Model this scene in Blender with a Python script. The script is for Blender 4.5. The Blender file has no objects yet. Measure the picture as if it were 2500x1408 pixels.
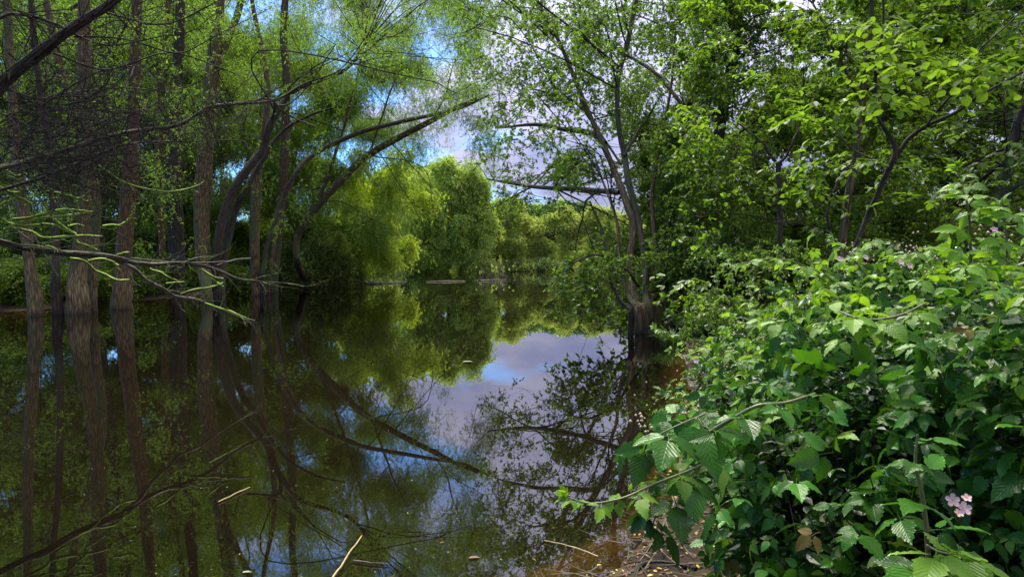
import bpy, math, random
import numpy as np
from mathutils import Vector, Matrix
R = math.radians
rng = np.random.default_rng(11)
random.seed(5)
scene = bpy.context.scene
COL = scene.collection

# ------------------------------------------------------------------ camera, sky, sun, exposure
EYE = 1.6
F = 1600.0                       # focal length in photo pixels (photo is 2500 wide)
HZ = 628.0                       # horizon row in the photo
PITCH = math.atan((704 - HZ) / F)
cam_d = bpy.data.cameras.new('camera'); cam_d.sensor_width = 36; cam_d.lens = 36 * F / 2500
cam_d.clip_start = 0.05; cam_d.clip_end = 2000
cam = bpy.data.objects.new('camera', cam_d); COL.objects.link(cam)
cam.location = (0, 0, EYE); cam.rotation_euler = (R(90) - PITCH, 0, 0)
scene.camera = cam

SUN_EL, SUN_AZ = R(60), R(-14)   # azimuth clockwise from +Y (the view direction)
SUN_STRENGTH = 4.6
EXPOSURE = 1.1
sd = bpy.data.lights.new('sun', 'SUN'); sd.energy = SUN_STRENGTH; sd.angle = R(32); sd.color = (1, .93, .77)
sun = bpy.data.objects.new('sun', sd); COL.objects.link(sun)
sdir = Vector((math.sin(SUN_AZ) * math.cos(SUN_EL), math.cos(SUN_AZ) * math.cos(SUN_EL), math.sin(SUN_EL)))
sun.rotation_euler = sdir.to_track_quat('Z', 'Y').to_euler(); sun.location = (0, 0, 40)

w = bpy.data.worlds.new('World'); scene.world = w; w.use_nodes = True
nt = w.node_tree; nt.nodes.clear()
def N(nt, t, **kw):
    n = nt.nodes.new(t)
    for k, v in kw.items():
        if k == 'i':
            for a, b in v.items(): n.inputs[a].default_value = b
        else: setattr(n, k, v)
    return n
def L(nt, a, b): nt.links.new(a, b)
def ramp(nt, fac, stops, interp='LINEAR'):
    r = N(nt, 'ShaderNodeValToRGB'); e = r.color_ramp.elements; r.color_ramp.interpolation = interp
    while len(e) < len(stops): e.new(0.5)
    for s, (p, c) in zip(e, stops):
        s.position = p; s.color = (c[0], c[1], c[2], 1) if not isinstance(c, (int, float)) else (c, c, c, 1)
    if fac is not None: L(nt, fac, r.inputs[0])
    return r
def mixc(nt, fac, a, b, mode='MIX'):
    m = N(nt, 'ShaderNodeMix', data_type='RGBA', blend_type=mode)
    for s, v in ((m.inputs[0], fac), (m.inputs[6], a), (m.inputs[7], b)):
        if isinstance(v, (int, float)): s.default_value = v
        elif isinstance(v, tuple): s.default_value = (*v, 1)
        else: L(nt, v, s)
    return m.outputs[2]
def mth(nt, op, a, b=0.0, c=None, clamp=False):
    m = N(nt, 'ShaderNodeMath', operation=op, use_clamp=clamp)
    for s, v in zip(m.inputs, (a, b, c)):
        if v is None: continue
        if isinstance(v, (int, float)): s.default_value = v
        else: L(nt, v, s)
    return m.outputs[0]
sky = N(nt, 'ShaderNodeTexSky', sky_type='NISHITA', sun_disc=False, sun_elevation=SUN_EL, sun_rotation=SUN_AZ,
        air_density=1.0, dust_density=0.6, ozone_density=2.0)
tc = N(nt, 'ShaderNodeTexCoord')
sep = N(nt, 'ShaderNodeSeparateXYZ'); L(nt, tc.outputs['Generated'], sep.inputs[0])
zz = mth(nt, 'MAXIMUM', sep.outputs[2], 0.0)
den = mth(nt, 'ADD', zz, 0.22)
cmb = N(nt, 'ShaderNodeCombineXYZ')
L(nt, mth(nt, 'DIVIDE', sep.outputs[0], den), cmb.inputs[0]); L(nt, mth(nt, 'DIVIDE', sep.outputs[1], den), cmb.inputs[1])
n1 = N(nt, 'ShaderNodeTexNoise', i={'Scale': 1.7, 'Detail': 6.0, 'Roughness': 0.5}); L(nt, cmb.outputs[0], n1.inputs['Vector'])
n2 = N(nt, 'ShaderNodeTexNoise', i={'Scale': 3.1, 'Detail': 5.0, 'Roughness': 0.55}); 
mp = N(nt, 'ShaderNodeMapping', i={'Location': (3.1, 1.7, 0)}); L(nt, cmb.outputs[0], mp.inputs[0]); L(nt, mp.outputs[0], n2.inputs['Vector'])
cover = ramp(nt, mth(nt, 'ADD', n1.outputs[0], mth(nt, 'MULTIPLY_ADD', sep.outputs[0], 0.60, 0.04)), [(0.36, 0.12), (0.50, 0.95)])
ctone = ramp(nt, n2.outputs[0], [(0.32, (2.2, 2.3, 4.4)), (0.50, (3.5, 3.3, 5.0)), (0.68, (4.8, 4.5, 5.9))])
# overcast cloud is brighter towards the zenith (about three to one, as in a real overcast sky)
lift = mth(nt, 'MULTIPLY_ADD', mth(nt, 'MINIMUM', zz, 0.5), 4.0, 0.40)
vm = N(nt, 'ShaderNodeVectorMath', operation='SCALE'); L(nt, mixc(nt, mth(nt, 'MULTIPLY', zz, 1.5, clamp=True), ctone.outputs[0], (3.7, 3.7, 4.7)), vm.inputs[0]); L(nt, lift, vm.inputs['Scale'])
skyb = mixc(nt, 1.0, sky.outputs[0], (0.75, 1.35, 2.1), 'MULTIPLY')
col = mixc(nt, cover.outputs[0], skyb, vm.outputs[0])
bg = N(nt, 'ShaderNodeBackground'); bg.inputs[1].default_value = 0.079
L(nt, col, bg.inputs[0])
out = N(nt, 'ShaderNodeOutputWorld'); L(nt, bg.outputs[0], out.inputs[0])

vs = scene.view_settings; vs.view_transform = 'Standard'; vs.look = 'None'; vs.gamma = 1; vs.use_curve_mapping = False
vs.exposure = EXPOSURE
cy = scene.cycles
cy.max_bounces = 7; cy.diffuse_bounces = 3; cy.glossy_bounces = 3; cy.transmission_bounces = 4; cy.transparent_max_bounces = 8
cy.use_denoising = True; cy.caustics_reflective = False; cy.caustics_refractive = False
cy.sample_clamp_indirect = 6

# ------------------------------------------------------------------ materials
def newmat(name):
    m = bpy.data.materials.new(name); m.use_nodes = True; m.node_tree.nodes.clear(); return m, m.node_tree
def leaf_mat(name, base, trans, vary=0.3, gloss=0.05, rough=0.45, tfac=0.45, veins=False, second=None, perobj=True):
    """diffuse + translucent + a thin gloss; the tint varies from leaf to leaf"""
    m, t = newmat(name)
    o = N(t, 'ShaderNodeOutputMaterial')
    geo = N(t, 'ShaderNodeNewGeometry')
    rnd = geo.outputs['Random Per Island']
    if perobj:
        oi = N(t, 'ShaderNodeObjectInfo')
        rnd = mth(t, 'FRACT', mth(t, 'ADD', rnd, oi.outputs['Random']))
    tcn = N(t, 'ShaderNodeTexCoord')
    nz = N(t, 'ShaderNodeTexNoise', i={'Scale': 0.55, 'Detail': 2.0}); L(t, geo.outputs['Position'], nz.inputs['Vector'])
    second = second or tuple(c * k for c, k in zip(base, (1.9, 1.45, 1.0)))
    st2 = tuple(c * k for c, k in zip(trans, (1.35, 1.1, 0.8)))
    k = mth(t, 'MULTIPLY_ADD', nz.outputs[0], 1.6, -0.55, clamp=True)
    k2 = mth(t, 'MULTIPLY_ADD', rnd, 0.6, mth(t, 'MULTIPLY', k, 0.5), clamp=True)
    hs = N(t, 'ShaderNodeHueSaturation')
    L(t, mixc(t, k2, base, second), hs.inputs['Color'])
    L(t, mth(t, 'MULTIPLY_ADD', rnd, 2 * vary, 1 - vary), hs.inputs['Value'])
    hs2 = N(t, 'ShaderNodeHueSaturation')
    L(t, mixc(t, k2, trans, st2), hs2.inputs['Color'])
    L(t, mth(t, 'MULTIPLY_ADD', rnd, 2 * vary, 1 - vary), hs2.inputs['Value'])
    d = N(t, 'ShaderNodeBsdfDiffuse'); tr = N(t, 'ShaderNodeBsdfTranslucent')
    gl = N(t, 'ShaderNodeBsdfGlossy', i={'Roughness': rough})
    cb, ct = hs.outputs[0], hs2.outputs[0]
    if veins:
        uv = N(t, 'ShaderNodeUVMap'); su = N(t, 'ShaderNodeSeparateXYZ'); L(t, uv.outputs[0], su.inputs[0])
        a = mth(t, 'ABSOLUTE', mth(t, 'SUBTRACT', su.outputs[0], 0.5))
        ph = mth(t, 'SUBTRACT', mth(t, 'MULTIPLY', su.outputs[1], 9.0), mth(t, 'MULTIPLY', a, 7.0))
        tri = mth(t, 'PINGPONG', ph, 0.5)                       # side veins
        vein = mth(t, 'SUBTRACT', 1.0, mth(t, 'MULTIPLY', tri, 7.0), clamp=True)
        mid = mth(t, 'SUBTRACT', 1.0, mth(t, 'MULTIPLY', a, 28.0), clamp=True)
        vv = mth(t, 'MAXIMUM', vein, mid)
        cb = mixc(t, mth(t, 'MULTIPLY', vv, 0.22), cb, tuple(min(1, c * 2.4 + .02) for c in base))
        fine = N(t, 'ShaderNodeTexNoise', i={'Scale': 55.0, 'Detail': 2.0}); L(t, uv.outputs[0], fine.inputs['Vector'])
        h = mth(t, 'ADD', mth(t, 'MULTIPLY', tri, 2.0), mth(t, 'MULTIPLY', fine.outputs[0], 0.35))
        h = mth(t, 'SUBTRACT', h, mth(t, 'MULTIPLY', mid, 0.8))
        bp = N(t, 'ShaderNodeBump', i={'Strength': 0.3, 'Distance': 0.0025}); L(t, h, bp.inputs['Height'])
        for n in (d, gl): L(t, bp.outputs[0], n.inputs['Normal'])
        # brown blotches on a few leaves
        bl = N(t, 'ShaderNodeTexNoise', i={'Scale': 3.0, 'Detail': 3.0}); L(t, geo.outputs['Position'], bl.inputs['Vector'])
        bl.inputs['Scale'].default_value = 18
        bm = ramp(t, bl.outputs[0], [(0.68, 0.0), (0.74, 0.5)])
        cb = mixc(t, bm.outputs[0], cb, (0.12, 0.10, 0.02))
    L(t, cb, d.inputs[0]); L(t, ct, tr.inputs[0])
    m1 = N(t, 'ShaderNodeMixShader', i={0: tfac}); L(t, d.outputs[0], m1.inputs[1]); L(t, tr.outputs[0], m1.inputs[2])
    fr = N(t, 'ShaderNodeFresnel', i={'IOR': 1.4})
    g = mth(t, 'MULTIPLY_ADD', fr.outputs[0], 0.32, gloss, clamp=True)
    if not veins: g = mth(t, 'MULTIPLY', g, 0.16)
    m2 = N(t, 'ShaderNodeMixShader'); L(t, g, m2.inputs[0]); L(t, m1.outputs[0], m2.inputs[1]); L(t, gl.outputs[0], m2.inputs[2])
    L(t, m2.outputs[0], o.inputs[0]); return m

def bark_mat(name, dark, light, moss, mossamt, scale=1.0, bump=1.0):
    m, t = newmat(name)
    o = N(t, 'ShaderNodeOutputMaterial'); p = N(t, 'ShaderNodeBsdfPrincipled', i={'Roughness': 0.85})
    uv = N(t, 'ShaderNodeUVMap'); geo = N(t, 'ShaderNodeNewGeometry')
    mp = N(t, 'ShaderNodeMapping', i={'Scale': (34 * scale, 4.5 * scale, 1)}); L(t, uv.outputs[0], mp.inputs[0])
    wn = N(t, 'ShaderNodeTexNoise', i={'Scale': 1.2, 'Detail': 4.0, 'Distortion': 0.6}); L(t, mp.outputs[0], wn.inputs['Vector'])
    vo = N(t, 'ShaderNodeTexVoronoi', feature='DISTANCE_TO_EDGE', i={'Scale': 0.55}); L(t, mp.outputs[0], vo.inputs['Vector'])
    h = mth(t, 'ADD', mth(t, 'MULTIPLY', wn.outputs[0], 0.8), mth(t, 'MINIMUM', mth(t, 'MULTIPLY', vo.outputs[0], 2.2), 0.8))
    c = ramp(t, h, [(0.35, dark), (0.95, light)])
    nz = N(t, 'ShaderNodeTexNoise', i={'Scale': 1.1, 'Detail': 5.0, 'Roughness': 0.65}); L(t, geo.outputs['Position'], nz.inputs['Vector'])
    sp = N(t, 'ShaderNodeSeparateXYZ'); L(t, geo.outputs['Normal'], sp.inputs[0])
    mk = mth(t, 'ADD', nz.outputs[0], mth(t, 'MULTIPLY', sp.outputs[2], 0.16))
    mr = ramp(t, mk, [(0.62 - 0.3 * mossamt, 0.0), (0.74 - 0.3 * mossamt, 0.85)])
    nf = N(t, 'ShaderNodeTexNoise', i={'Scale': 45.0, 'Detail': 3.0}); L(t, geo.outputs['Position'], nf.inputs['Vector'])
    mc = mixc(t, nf.outputs[0], tuple(x * .5 for x in moss), tuple(x * 1.5 for x in moss))
    # dark wet ring at the waterline (a stain on the bark)
    pz = N(t, 'ShaderNodeSeparateXYZ'); L(t, geo.outputs['Position'], pz.inputs[0])
    wet = ramp(t, mth(t, 'ADD', pz.outputs[2], mth(t, 'MULTIPLY', nz.outputs[0], 0.15)), [(0.10, 1.0), (0.26, 0.0)])
    c1 = mixc(t, mr.outputs[0], c.outputs[0], mc)
    c2 = mixc(t, mth(t, 'MULTIPLY', wet.outputs[0], 0.7), c1, (0.012, 0.010, 0.007))
    L(t, c2, p.inputs['Base Color'])
    bp = N(t, 'ShaderNodeBump', i={'Strength': 0.9 * bump, 'Distance': 0.03}); L(t, mth(t, 'ADD', h, mth(t, 'MULTIPLY', nf.outputs[0], 0.25)), bp.inputs['Height'])
    L(t, bp.outputs[0], p.inputs['Normal']); L(t, p.outputs[0], o.inputs[0]); return m

def flat_mat(name, c1, c2, scale=8, rough=0.8, bump=0.3):
    m, t = newmat(name)
    o = N(t, 'ShaderNodeOutputMaterial'); p = N(t, 'ShaderNodeBsdfPrincipled', i={'Roughness': rough})
    geo = N(t, 'ShaderNodeNewGeometry')
    nz = N(t, 'ShaderNodeTexNoise', i={'Scale': scale, 'Detail': 6.0, 'Roughness': 0.65}); L(t, geo.outputs['Position'], nz.inputs['Vector'])
    r = ramp(t, nz.outputs[0], [(0.35, c1), (0.65, c2)])
    L(t, r.outputs[0], p.inputs['Base Color'])
    bp = N(t, 'ShaderNodeBump', i={'Strength': bump, 'Distance': 0.02}); L(t, nz.outputs[0], bp.inputs['Height'])
    L(t, bp.outputs[0], p.inputs['Normal']); L(t, p.outputs[0], o.inputs[0]); return m

M = {}
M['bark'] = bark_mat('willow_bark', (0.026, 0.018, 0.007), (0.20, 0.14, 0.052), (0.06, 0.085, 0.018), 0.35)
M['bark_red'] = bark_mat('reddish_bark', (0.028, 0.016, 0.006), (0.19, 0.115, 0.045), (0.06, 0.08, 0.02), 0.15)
M['bark_dark'] = bark_mat('dark_bark', (0.010, 0.007, 0.004), (0.06, 0.040, 0.020), (0.035, 0.05, 0.012), 0.3)  # darkest of the bark browns
M['bark_moss'] = bark_mat('mossy_bark', (0.022, 0.014, 0.006), (0.12, 0.080, 0.032), (0.045, 0.062, 0.012), 0.45)
M['lichen'] = bark_mat('lichen_covered_twig', (0.05, 0.04, 0.02), (0.15, 0.13, 0.06), (0.25, 0.40, 0.04), 1.05)
M['twig'] = flat_mat('twig_bark', (0.010, 0.007, 0.004), (0.032, 0.023, 0.013), 20, 1.0)
M['deadtwig'] = flat_mat('weathered_twig', (0.03, 0.022, 0.015), (0.16, 0.13, 0.09), 12)
M['cane'] = flat_mat('bramble_cane_skin', (0.075, 0.12, 0.025), (0.14, 0.10, 0.045), 14, 0.45)
M['log'] = flat_mat('drift_log_wood', (0.04, 0.033, 0.022), (0.15, 0.12, 0.08), 5)
M['reed'] = flat_mat('dry_reed_stalk', (0.30, 0.20, 0.07), (0.50, 0.36, 0.14), 30, 0.5)
M['willow'] = leaf_mat('willow_leaf', (0.095, 0.18, 0.028), (0.28, 0.53, 0.045))
M['willow_pale'] = leaf_mat('pale_willow_leaf', (0.13, 0.20, 0.06), (0.30, 0.46, 0.07))
M['willow_dark'] = leaf_mat('shaded_wood_leaf', (0.07, 0.13, 0.016), (0.19, 0.34, 0.02))  # darker copy of the willow green; woodland shade is put into its colour
M['alder'] = leaf_mat('alder_leaf', (0.075, 0.14, 0.022), (0.19, 0.37, 0.032))
M['hazel'] = leaf_mat('hazel_leaf', (0.08, 0.155, 0.016), (0.20, 0.39, 0.022), gloss=0.05)
M['lime'] = leaf_mat('sunny_willow_leaf', (0.28, 0.42, 0.10), (0.52, 0.76, 0.14))  # lighter willow green; far sunlight and pale haze put into the colour
M['bright'] = leaf_mat('bright_willow_leaf', (0.20, 0.30, 0.045), (0.50, 0.74, 0.06))  # backlight through the rear foliage put into a brighter leaf colour
M['mid'] = leaf_mat('far_tree_leaf', (0.27, 0.38, 0.10), (0.50, 0.68, 0.12))  # paled leaf green, standing in for haze and light over the far shore
M['fardark'] = leaf_mat('far_dark_leaf', (0.06, 0.13, 0.04), (0.12, 0.27, 0.05))
M['greyleaf'] = leaf_mat('grey_green_shrub_leaf', (0.13, 0.21, 0.08), (0.22, 0.36, 0.09))
M['bramble'] = leaf_mat('bramble_leaf', (0.020, 0.068, 0.006), (0.06, 0.20, 0.007), vary=0.45, gloss=0.01, rough=0.22, tfac=0.32, veins=True, second=(0.045, 0.15, 0.014), perobj=True)
M['bramble_small'] = leaf_mat('small_bramble_leaf', (0.016, 0.050, 0.007), (0.03, 0.11, 0.010))  # deep shade inside the bush put into this darker leaf green
M['bramble_young'] = leaf_mat('young_bramble_leaf', (0.085, 0.195, 0.012), (0.22, 0.46, 0.016), vary=0.3, gloss=0.01, rough=0.35, tfac=0.42, veins=True, second=(0.12, 0.24, 0.014), perobj=True)  # lime of young growth, raised further for strong light on the mound
M['grass'] = leaf_mat('sedge_blade', (0.06, 0.13, 0.025), (0.12, 0.26, 0.04), tfac=0.35)
M['petal'] = flat_mat('pink_petal', (0.52, 0.33, 0.30), (0.62, 0.42, 0.38), 60, 0.6, 0.1)
M['bud'] = flat_mat('tan_bud', (0.32, 0.26, 0.13), (0.52, 0.36, 0.26), 60, 0.7, 0.2)
M['stamen'] = flat_mat('flower_stamens', (0.35, 0.30, 0.10), (0.5, 0.45, 0.2), 60)
def litter_mat():
    m, t = newmat('fallen_leaf'); o = N(t, 'ShaderNodeOutputMaterial'); p = N(t, 'ShaderNodeBsdfPrincipled', i={'Roughness': 0.6})
    geo = N(t, 'ShaderNodeNewGeometry')
    r = ramp(t, geo.outputs['Random Per Island'], [(0.0, (0.035, 0.018, 0.009)), (0.45, (0.10, 0.05, 0.02)), (0.78, (0.20, 0.10, 0.035)), (0.92, (0.48, 0.32, 0.05)), (1.0, (0.5, 0.42, 0.08))])
    L(t, r.outputs[0], p.inputs['Base Color']); L(t, p.outputs[0], o.inputs[0]); return m
M['litter'] = litter_mat()
def pale_mat():
    m, t = newmat('pale_floating_leaf'); o = N(t, 'ShaderNodeOutputMaterial'); p = N(t, 'ShaderNodeBsdfPrincipled', i={'Roughness': 0.6})
    geo = N(t, 'ShaderNodeNewGeometry')
    r = ramp(t, geo.outputs['Random Per Island'], [(0.0, (0.10, 0.11, 0.04)), (0.5, (0.22, 0.24, 0.10)), (1.0, (0.4, 0.42, 0.28))])
    L(t, r.outputs[0], p.inputs['Base Color']); L(t, p.outputs[0], o.inputs[0]); return m
M['floating'] = pale_mat()
def ground_mat():
    m, t = newmat('wet_mud_and_soil'); o = N(t, 'ShaderNodeOutputMaterial'); p = N(t, 'ShaderNodeBsdfPrincipled')
    geo = N(t, 'ShaderNodeNewGeometry'); sp = N(t, 'ShaderNodeSeparateXYZ'); L(t, geo.outputs['Position'], sp.inputs[0])
    a = N(t, 'ShaderNodeTexNoise', i={'Scale': 2.2, 'Detail': 9.0, 'Roughness': 0.7}); L(t, geo.outputs['Position'], a.inputs['Vector'])
    b = N(t, 'ShaderNodeTexNoise', i={'Scale': 28.0, 'Detail': 6.0, 'Roughness': 0.7}); L(t, geo.outputs['Position'], b.inputs['Vector'])
    mudc = ramp(t, mth(t, 'ADD', mth(t, 'MULTIPLY', a.outputs[0], .6), mth(t, 'MULTIPLY', b.outputs[0], .4)), [(0.36, (0.025, 0.015, 0.008)), (0.50, (0.095, 0.056, 0.024)), (0.66, (0.23, 0.15, 0.07))])
    land = ramp(t, a.outputs[0], [(0.35, (0.014, 0.009, 0.006)), (0.5, (0.035, 0.024, 0.014)), (0.65, (0.05, 0.045, 0.02))])
    k = ramp(t, mth(t, 'ADD', sp.outputs[2], 0.06), [(0.02, 0.0), (0.09, 1.0)])
    dk = ramp(t, mth(t, 'MULTIPLY_ADD', sp.outputs[2], 2.2, 1.0), [(0.10, (0.05, 0.06, 0.03)), (0.8, (1, 1, 1))])   # mud colour darkened with depth to stand for light lost in deep water
    mudc2 = mixc(t, 1.0, mudc.outputs[0], dk.outputs[0], 'MULTIPLY')
    L(t, mixc(t, k.outputs[0], mudc2, land.outputs[0]), p.inputs['Base Color'])
    p.inputs['Roughness'].default_value = 0.9; p.inputs['Specular IOR Level'].default_value = 0.15
    bp = N(t, 'ShaderNodeBump', i={'Strength': 0.8, 'Distance': 0.02}); L(t, mth(t, 'ADD', a.outputs[0], b.outputs[0]), bp.inputs['Height'])
    L(t, bp.outputs[0], p.inputs['Normal']); L(t, p.outputs[0], o.inputs[0]); return m
M['ground'] = ground_mat()
def water_mat():
    m, t = newmat('still_pond_water'); o = N(t, 'ShaderNodeOutputMaterial')
    geo = N(t, 'ShaderNodeNewGeometry')
    mp = N(t, 'ShaderNodeMapping', i={'Scale': (1, 0.6, 1)}); L(t, geo.outputs['Position'], mp.inputs[0])
    a = N(t, 'ShaderNodeTexNoise', i={'Scale': 1.6, 'Detail': 3.0, 'Roughness': 0.5}); L(t, mp.outputs[0], a.inputs['Vector'])
    bp = N(t, 'ShaderNodeBump', i={'Strength': 0.10, 'Distance': 0.006}); L(t, a.outputs[0], bp.inputs['Height'])
    gl = N(t, 'ShaderNodeBsdfGlossy', i={'Color': (0.97, 0.97, 0.97, 1), 'Roughness': 0.012}); L(t, bp.outputs[0], gl.inputs['Normal'])
    tr = N(t, 'ShaderNodeBsdfTransparent', i={'Color': (0.85, 0.76, 0.56, 1)})
    murk = N(t, 'ShaderNodeBsdfDiffuse', i={'Color': (0.022, 0.018, 0.008, 1)})
    mm = N(t, 'ShaderNodeMixShader', i={0: 0.06}); L(t, tr.outputs[0], mm.inputs[1]); L(t, murk.outputs[0], mm.inputs[2])
    fr = N(t, 'ShaderNodeFresnel', i={'IOR': 1.88}); L(t, bp.outputs[0], fr.inputs['Normal'])
    mx = N(t, 'ShaderNodeMixShader'); L(t, fr.outputs[0], mx.inputs[0]); L(t, mm.outputs[0], mx.inputs[1]); L(t, gl.outputs[0], mx.inputs[2])
    L(t, mx.outputs[0], o.inputs[0]); return m
M['water'] = water_mat()

# ------------------------------------------------------------------ helpers
def ray(px, py):
    xc, yc = (px - 1250) / F, (704 - py) / F
    c, s = math.cos(PITCH), math.sin(PITCH)
    return np.array([xc, c + yc * s, yc * c - s])
def P(px, py, d):
    """the point at forward distance d metres that stands at this place of the view"""
    r = ray(px, py); return np.array([0, 0, EYE]) + r * (d / r[1])
def W(px, py):
    """point of the water surface"""
    r = ray(px, py); return np.array([0, 0, EYE]) + r * (EYE / -r[2])
def proj(p):
    x, y, z = p[..., 0], p[..., 1], p[..., 2] - EYE
    c, s = math.cos(PITCH), math.sin(PITCH)
    fwd = y * c - z * s; up = y * s + z * c
    return 1250 + F * x / fwd, 704 - F * up / fwd, fwd
def nrm(v): return v / np.maximum(np.linalg.norm(v, axis=-1, keepdims=True), 1e-9)

class MB:
    def __init__(s): s.v = []; s.f = []; s.n = 0; s.uv = []; s.mi = []; s.cur = 0
    def add(s, v, f, uv=None):
        v = np.asarray(v, float).reshape(-1, 3); f = np.asarray(f, int)
        s.v.append(v); s.f.append(f + s.n); s.n += len(v); s.mi.append(np.full(len(f), s.cur))
        s.uv.append(np.zeros((f.size, 2)) if uv is None else np.asarray(uv, float)[f.ravel()])
    def mesh(s, name, mat, smooth=False):
        me = bpy.data.meshes.new(name)
        v = np.concatenate(s.v); idx = np.concatenate([f.ravel() for f in s.f])
        sz = np.concatenate([np.full(len(f), f.shape[1]) for f in s.f])
        me.vertices.add(len(v)); me.vertices.foreach_set('co', v.ravel().astype(np.float32))
        me.loops.add(len(idx)); me.loops.foreach_set('vertex_index', idx.astype(np.int32))
        me.polygons.add(len(sz)); st = np.concatenate([[0], np.cumsum(sz)[:-1]])
        me.polygons.foreach_set('loop_start', st.astype(np.int32))
        ul = me.uv_layers.new(name='UVMap'); ul.data.foreach_set('uv', np.concatenate(s.uv).ravel().astype(np.float32))
        me.polygons.foreach_set('use_smooth', np.full(len(sz), smooth))
        me.update(calc_edges=True)
        mats = mat if isinstance(mat, (list, tuple)) else [mat]
        for q in mats: me.materials.append(q)
        if len(mats) > 1: me.polygons.foreach_set('material_index', np.concatenate(s.mi).astype(np.int32))
        return me
    def build(s, name, mat, parent=None, smooth=False, kind=None):
        if not s.v: return None
        o = bpy.data.objects.new(name, s.mesh(name, mat, smooth)); COL.objects.link(o)
        if parent is not None: o.parent = parent; o.matrix_parent_inverse = Matrix.Translation(-parent.location)
        if kind: o['kind'] = kind
        return o
def tag(o, label=None, cat=None, group=None, kind=None):
    if label: o['label'] = label
    if cat: o['category'] = cat
    if group: o['group'] = group
    if kind: o['kind'] = kind
    return o
def thing(name, loc, label, cat, group=None):
    o = bpy.data.objects.new(name, None); COL.objects.link(o); o.location = tuple(loc); o.empty_display_size = 0.2
    return tag(o, label, cat, group)

def smoothpath(pts, per=6):
    """Catmull-Rom through rows (x,y,z,r)"""
    p = np.asarray(pts, float)
    if len(p) < 3: 
        t = np.linspace(0, 1, per + 1)[:, None]; return p[0] * (1 - t) + p[-1] * t
    q = np.vstack([2 * p[0] - p[1], p, 2 * p[-1] - p[-2]]); o = []
    for i in range(1, len(q) - 2):
        t = np.linspace(0, 1, per, endpoint=False)[:, None]
        a, b, c, d = q[i - 1], q[i], q[i + 1], q[i + 2]
        o.append(0.5 * (2 * b + (c - a) * t + (2 * a - 5 * b + 4 * c - d) * t ** 2 + (3 * b - a - 3 * c + d) * t ** 3))
    o.append(p[-1:]); r = np.vstack(o); r[:, 3] = np.maximum(r[:, 3], 0.002); return r
def tube(mb, path, sides=8, rough=0.0, wob=0.0):
    p = path[:, :3].copy(); r = path[:, 3]
    n = len(p)
    if wob: 
        ph = rng.uniform(0, 6.28, 6); s = np.linspace(0, 1, n)
        k = np.sin(s * math.pi)
        for a in range(2): p[:, a] += wob * k * (np.sin(s * 11 + ph[a]) + .5 * np.sin(s * 27 + ph[a + 2]))
    t = nrm(np.gradient(p, axis=0))
    ref = np.array([0.13, 0.97, 0.2]); 
    if abs(t[:, 1]).mean() > 0.8: ref = np.array([1.0, 0.1, 0.1])
    a = nrm(np.cross(t, ref)); b = np.cross(t, a)
    ang = np.linspace(0, 2 * math.pi, sides, endpoint=False)
    rr = r[:, None] * np.ones(sides)[None]
    if rough:
        ph = rng.uniform(0, 6.28, 4); s = np.linspace(0, n * .35, n)[:, None]
        rr = rr * (1 + rough * (.5 * np.sin(3 * ang[None] + ph[0] + s * .7) + .35 * np.sin(5 * ang[None] + ph[1] - s) + .35 * np.sin(2 * ang[None] + ph[2] + s * 1.7)) + rough * .5 * rng.normal(0, .5, (n, sides)))
    v = p[:, None] + rr[..., None] * (np.cos(ang)[None, :, None] * a[:, None] + np.sin(ang)[None, :, None] * b[:, None])
    i = np.arange(n - 1)[:, None] * sides; j = np.arange(sides)[None]; j2 = (j + 1) % sides
    f = np.stack([i + j, i + j2, i + sides + j2, i + sides + j], -1).reshape(-1, 4)
    ln = np.concatenate([[0], np.cumsum(np.linalg.norm(np.diff(p, axis=0), axis=1))])
    u = np.abs(np.linspace(0, 2, sides, endpoint=False) - 1) * math.pi * max(r.mean(), .01)
    uv = np.stack([np.broadcast_to(u[None], (n, sides)), np.broadcast_to(ln[:, None], (n, sides))], -1).reshape(-1, 2)
    mb.add(v.reshape(-1, 3), f, uv)
    if sides > 3:
        mb.add(v[-1], np.arange(sides)[None], uv[-sides:])
    return np.column_stack([p, r])

LEAF4 = (np.array([[0, 0, 0], [.45, .5, .10], [1, 0, -.06], [.45, -.5, .10]]), np.array([[0, 1, 2, 3]]))
_a = [(0, 0, 0), (.22, .38, .05), (.62, .46, .05), (1, 0, -.08), (.62, -.46, .05), (.22, -.38, .05)]
LEAF6 = (np.array(_a, float), np.array([[0, 1, 2, 3], [0, 3, 4, 5]]))
def put_leaves(mb, p, d, n, ln, wd, shape=LEAF4):
    """p start (N,3), d direction, n normal, ln and wd sizes"""
    if len(p) == 0: return
    d = nrm(d); s = nrm(np.cross(n, d)); n = np.cross(d, s)
    T, Fc = shape; K = len(T)
    v = p[:, None] + T[None, :, 0:1] * (d * ln[:, None])[:, None] + T[None, :, 1:2] * (s * wd[:, None])[:, None] + T[None, :, 2:3] * (n * ln[:, None])[:, None]
    f = (np.arange(len(p)) * K)[:, None, None] + Fc[None]
    mb.add(v.reshape(-1, 3), f.reshape(-1, Fc.shape[1]))
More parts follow.
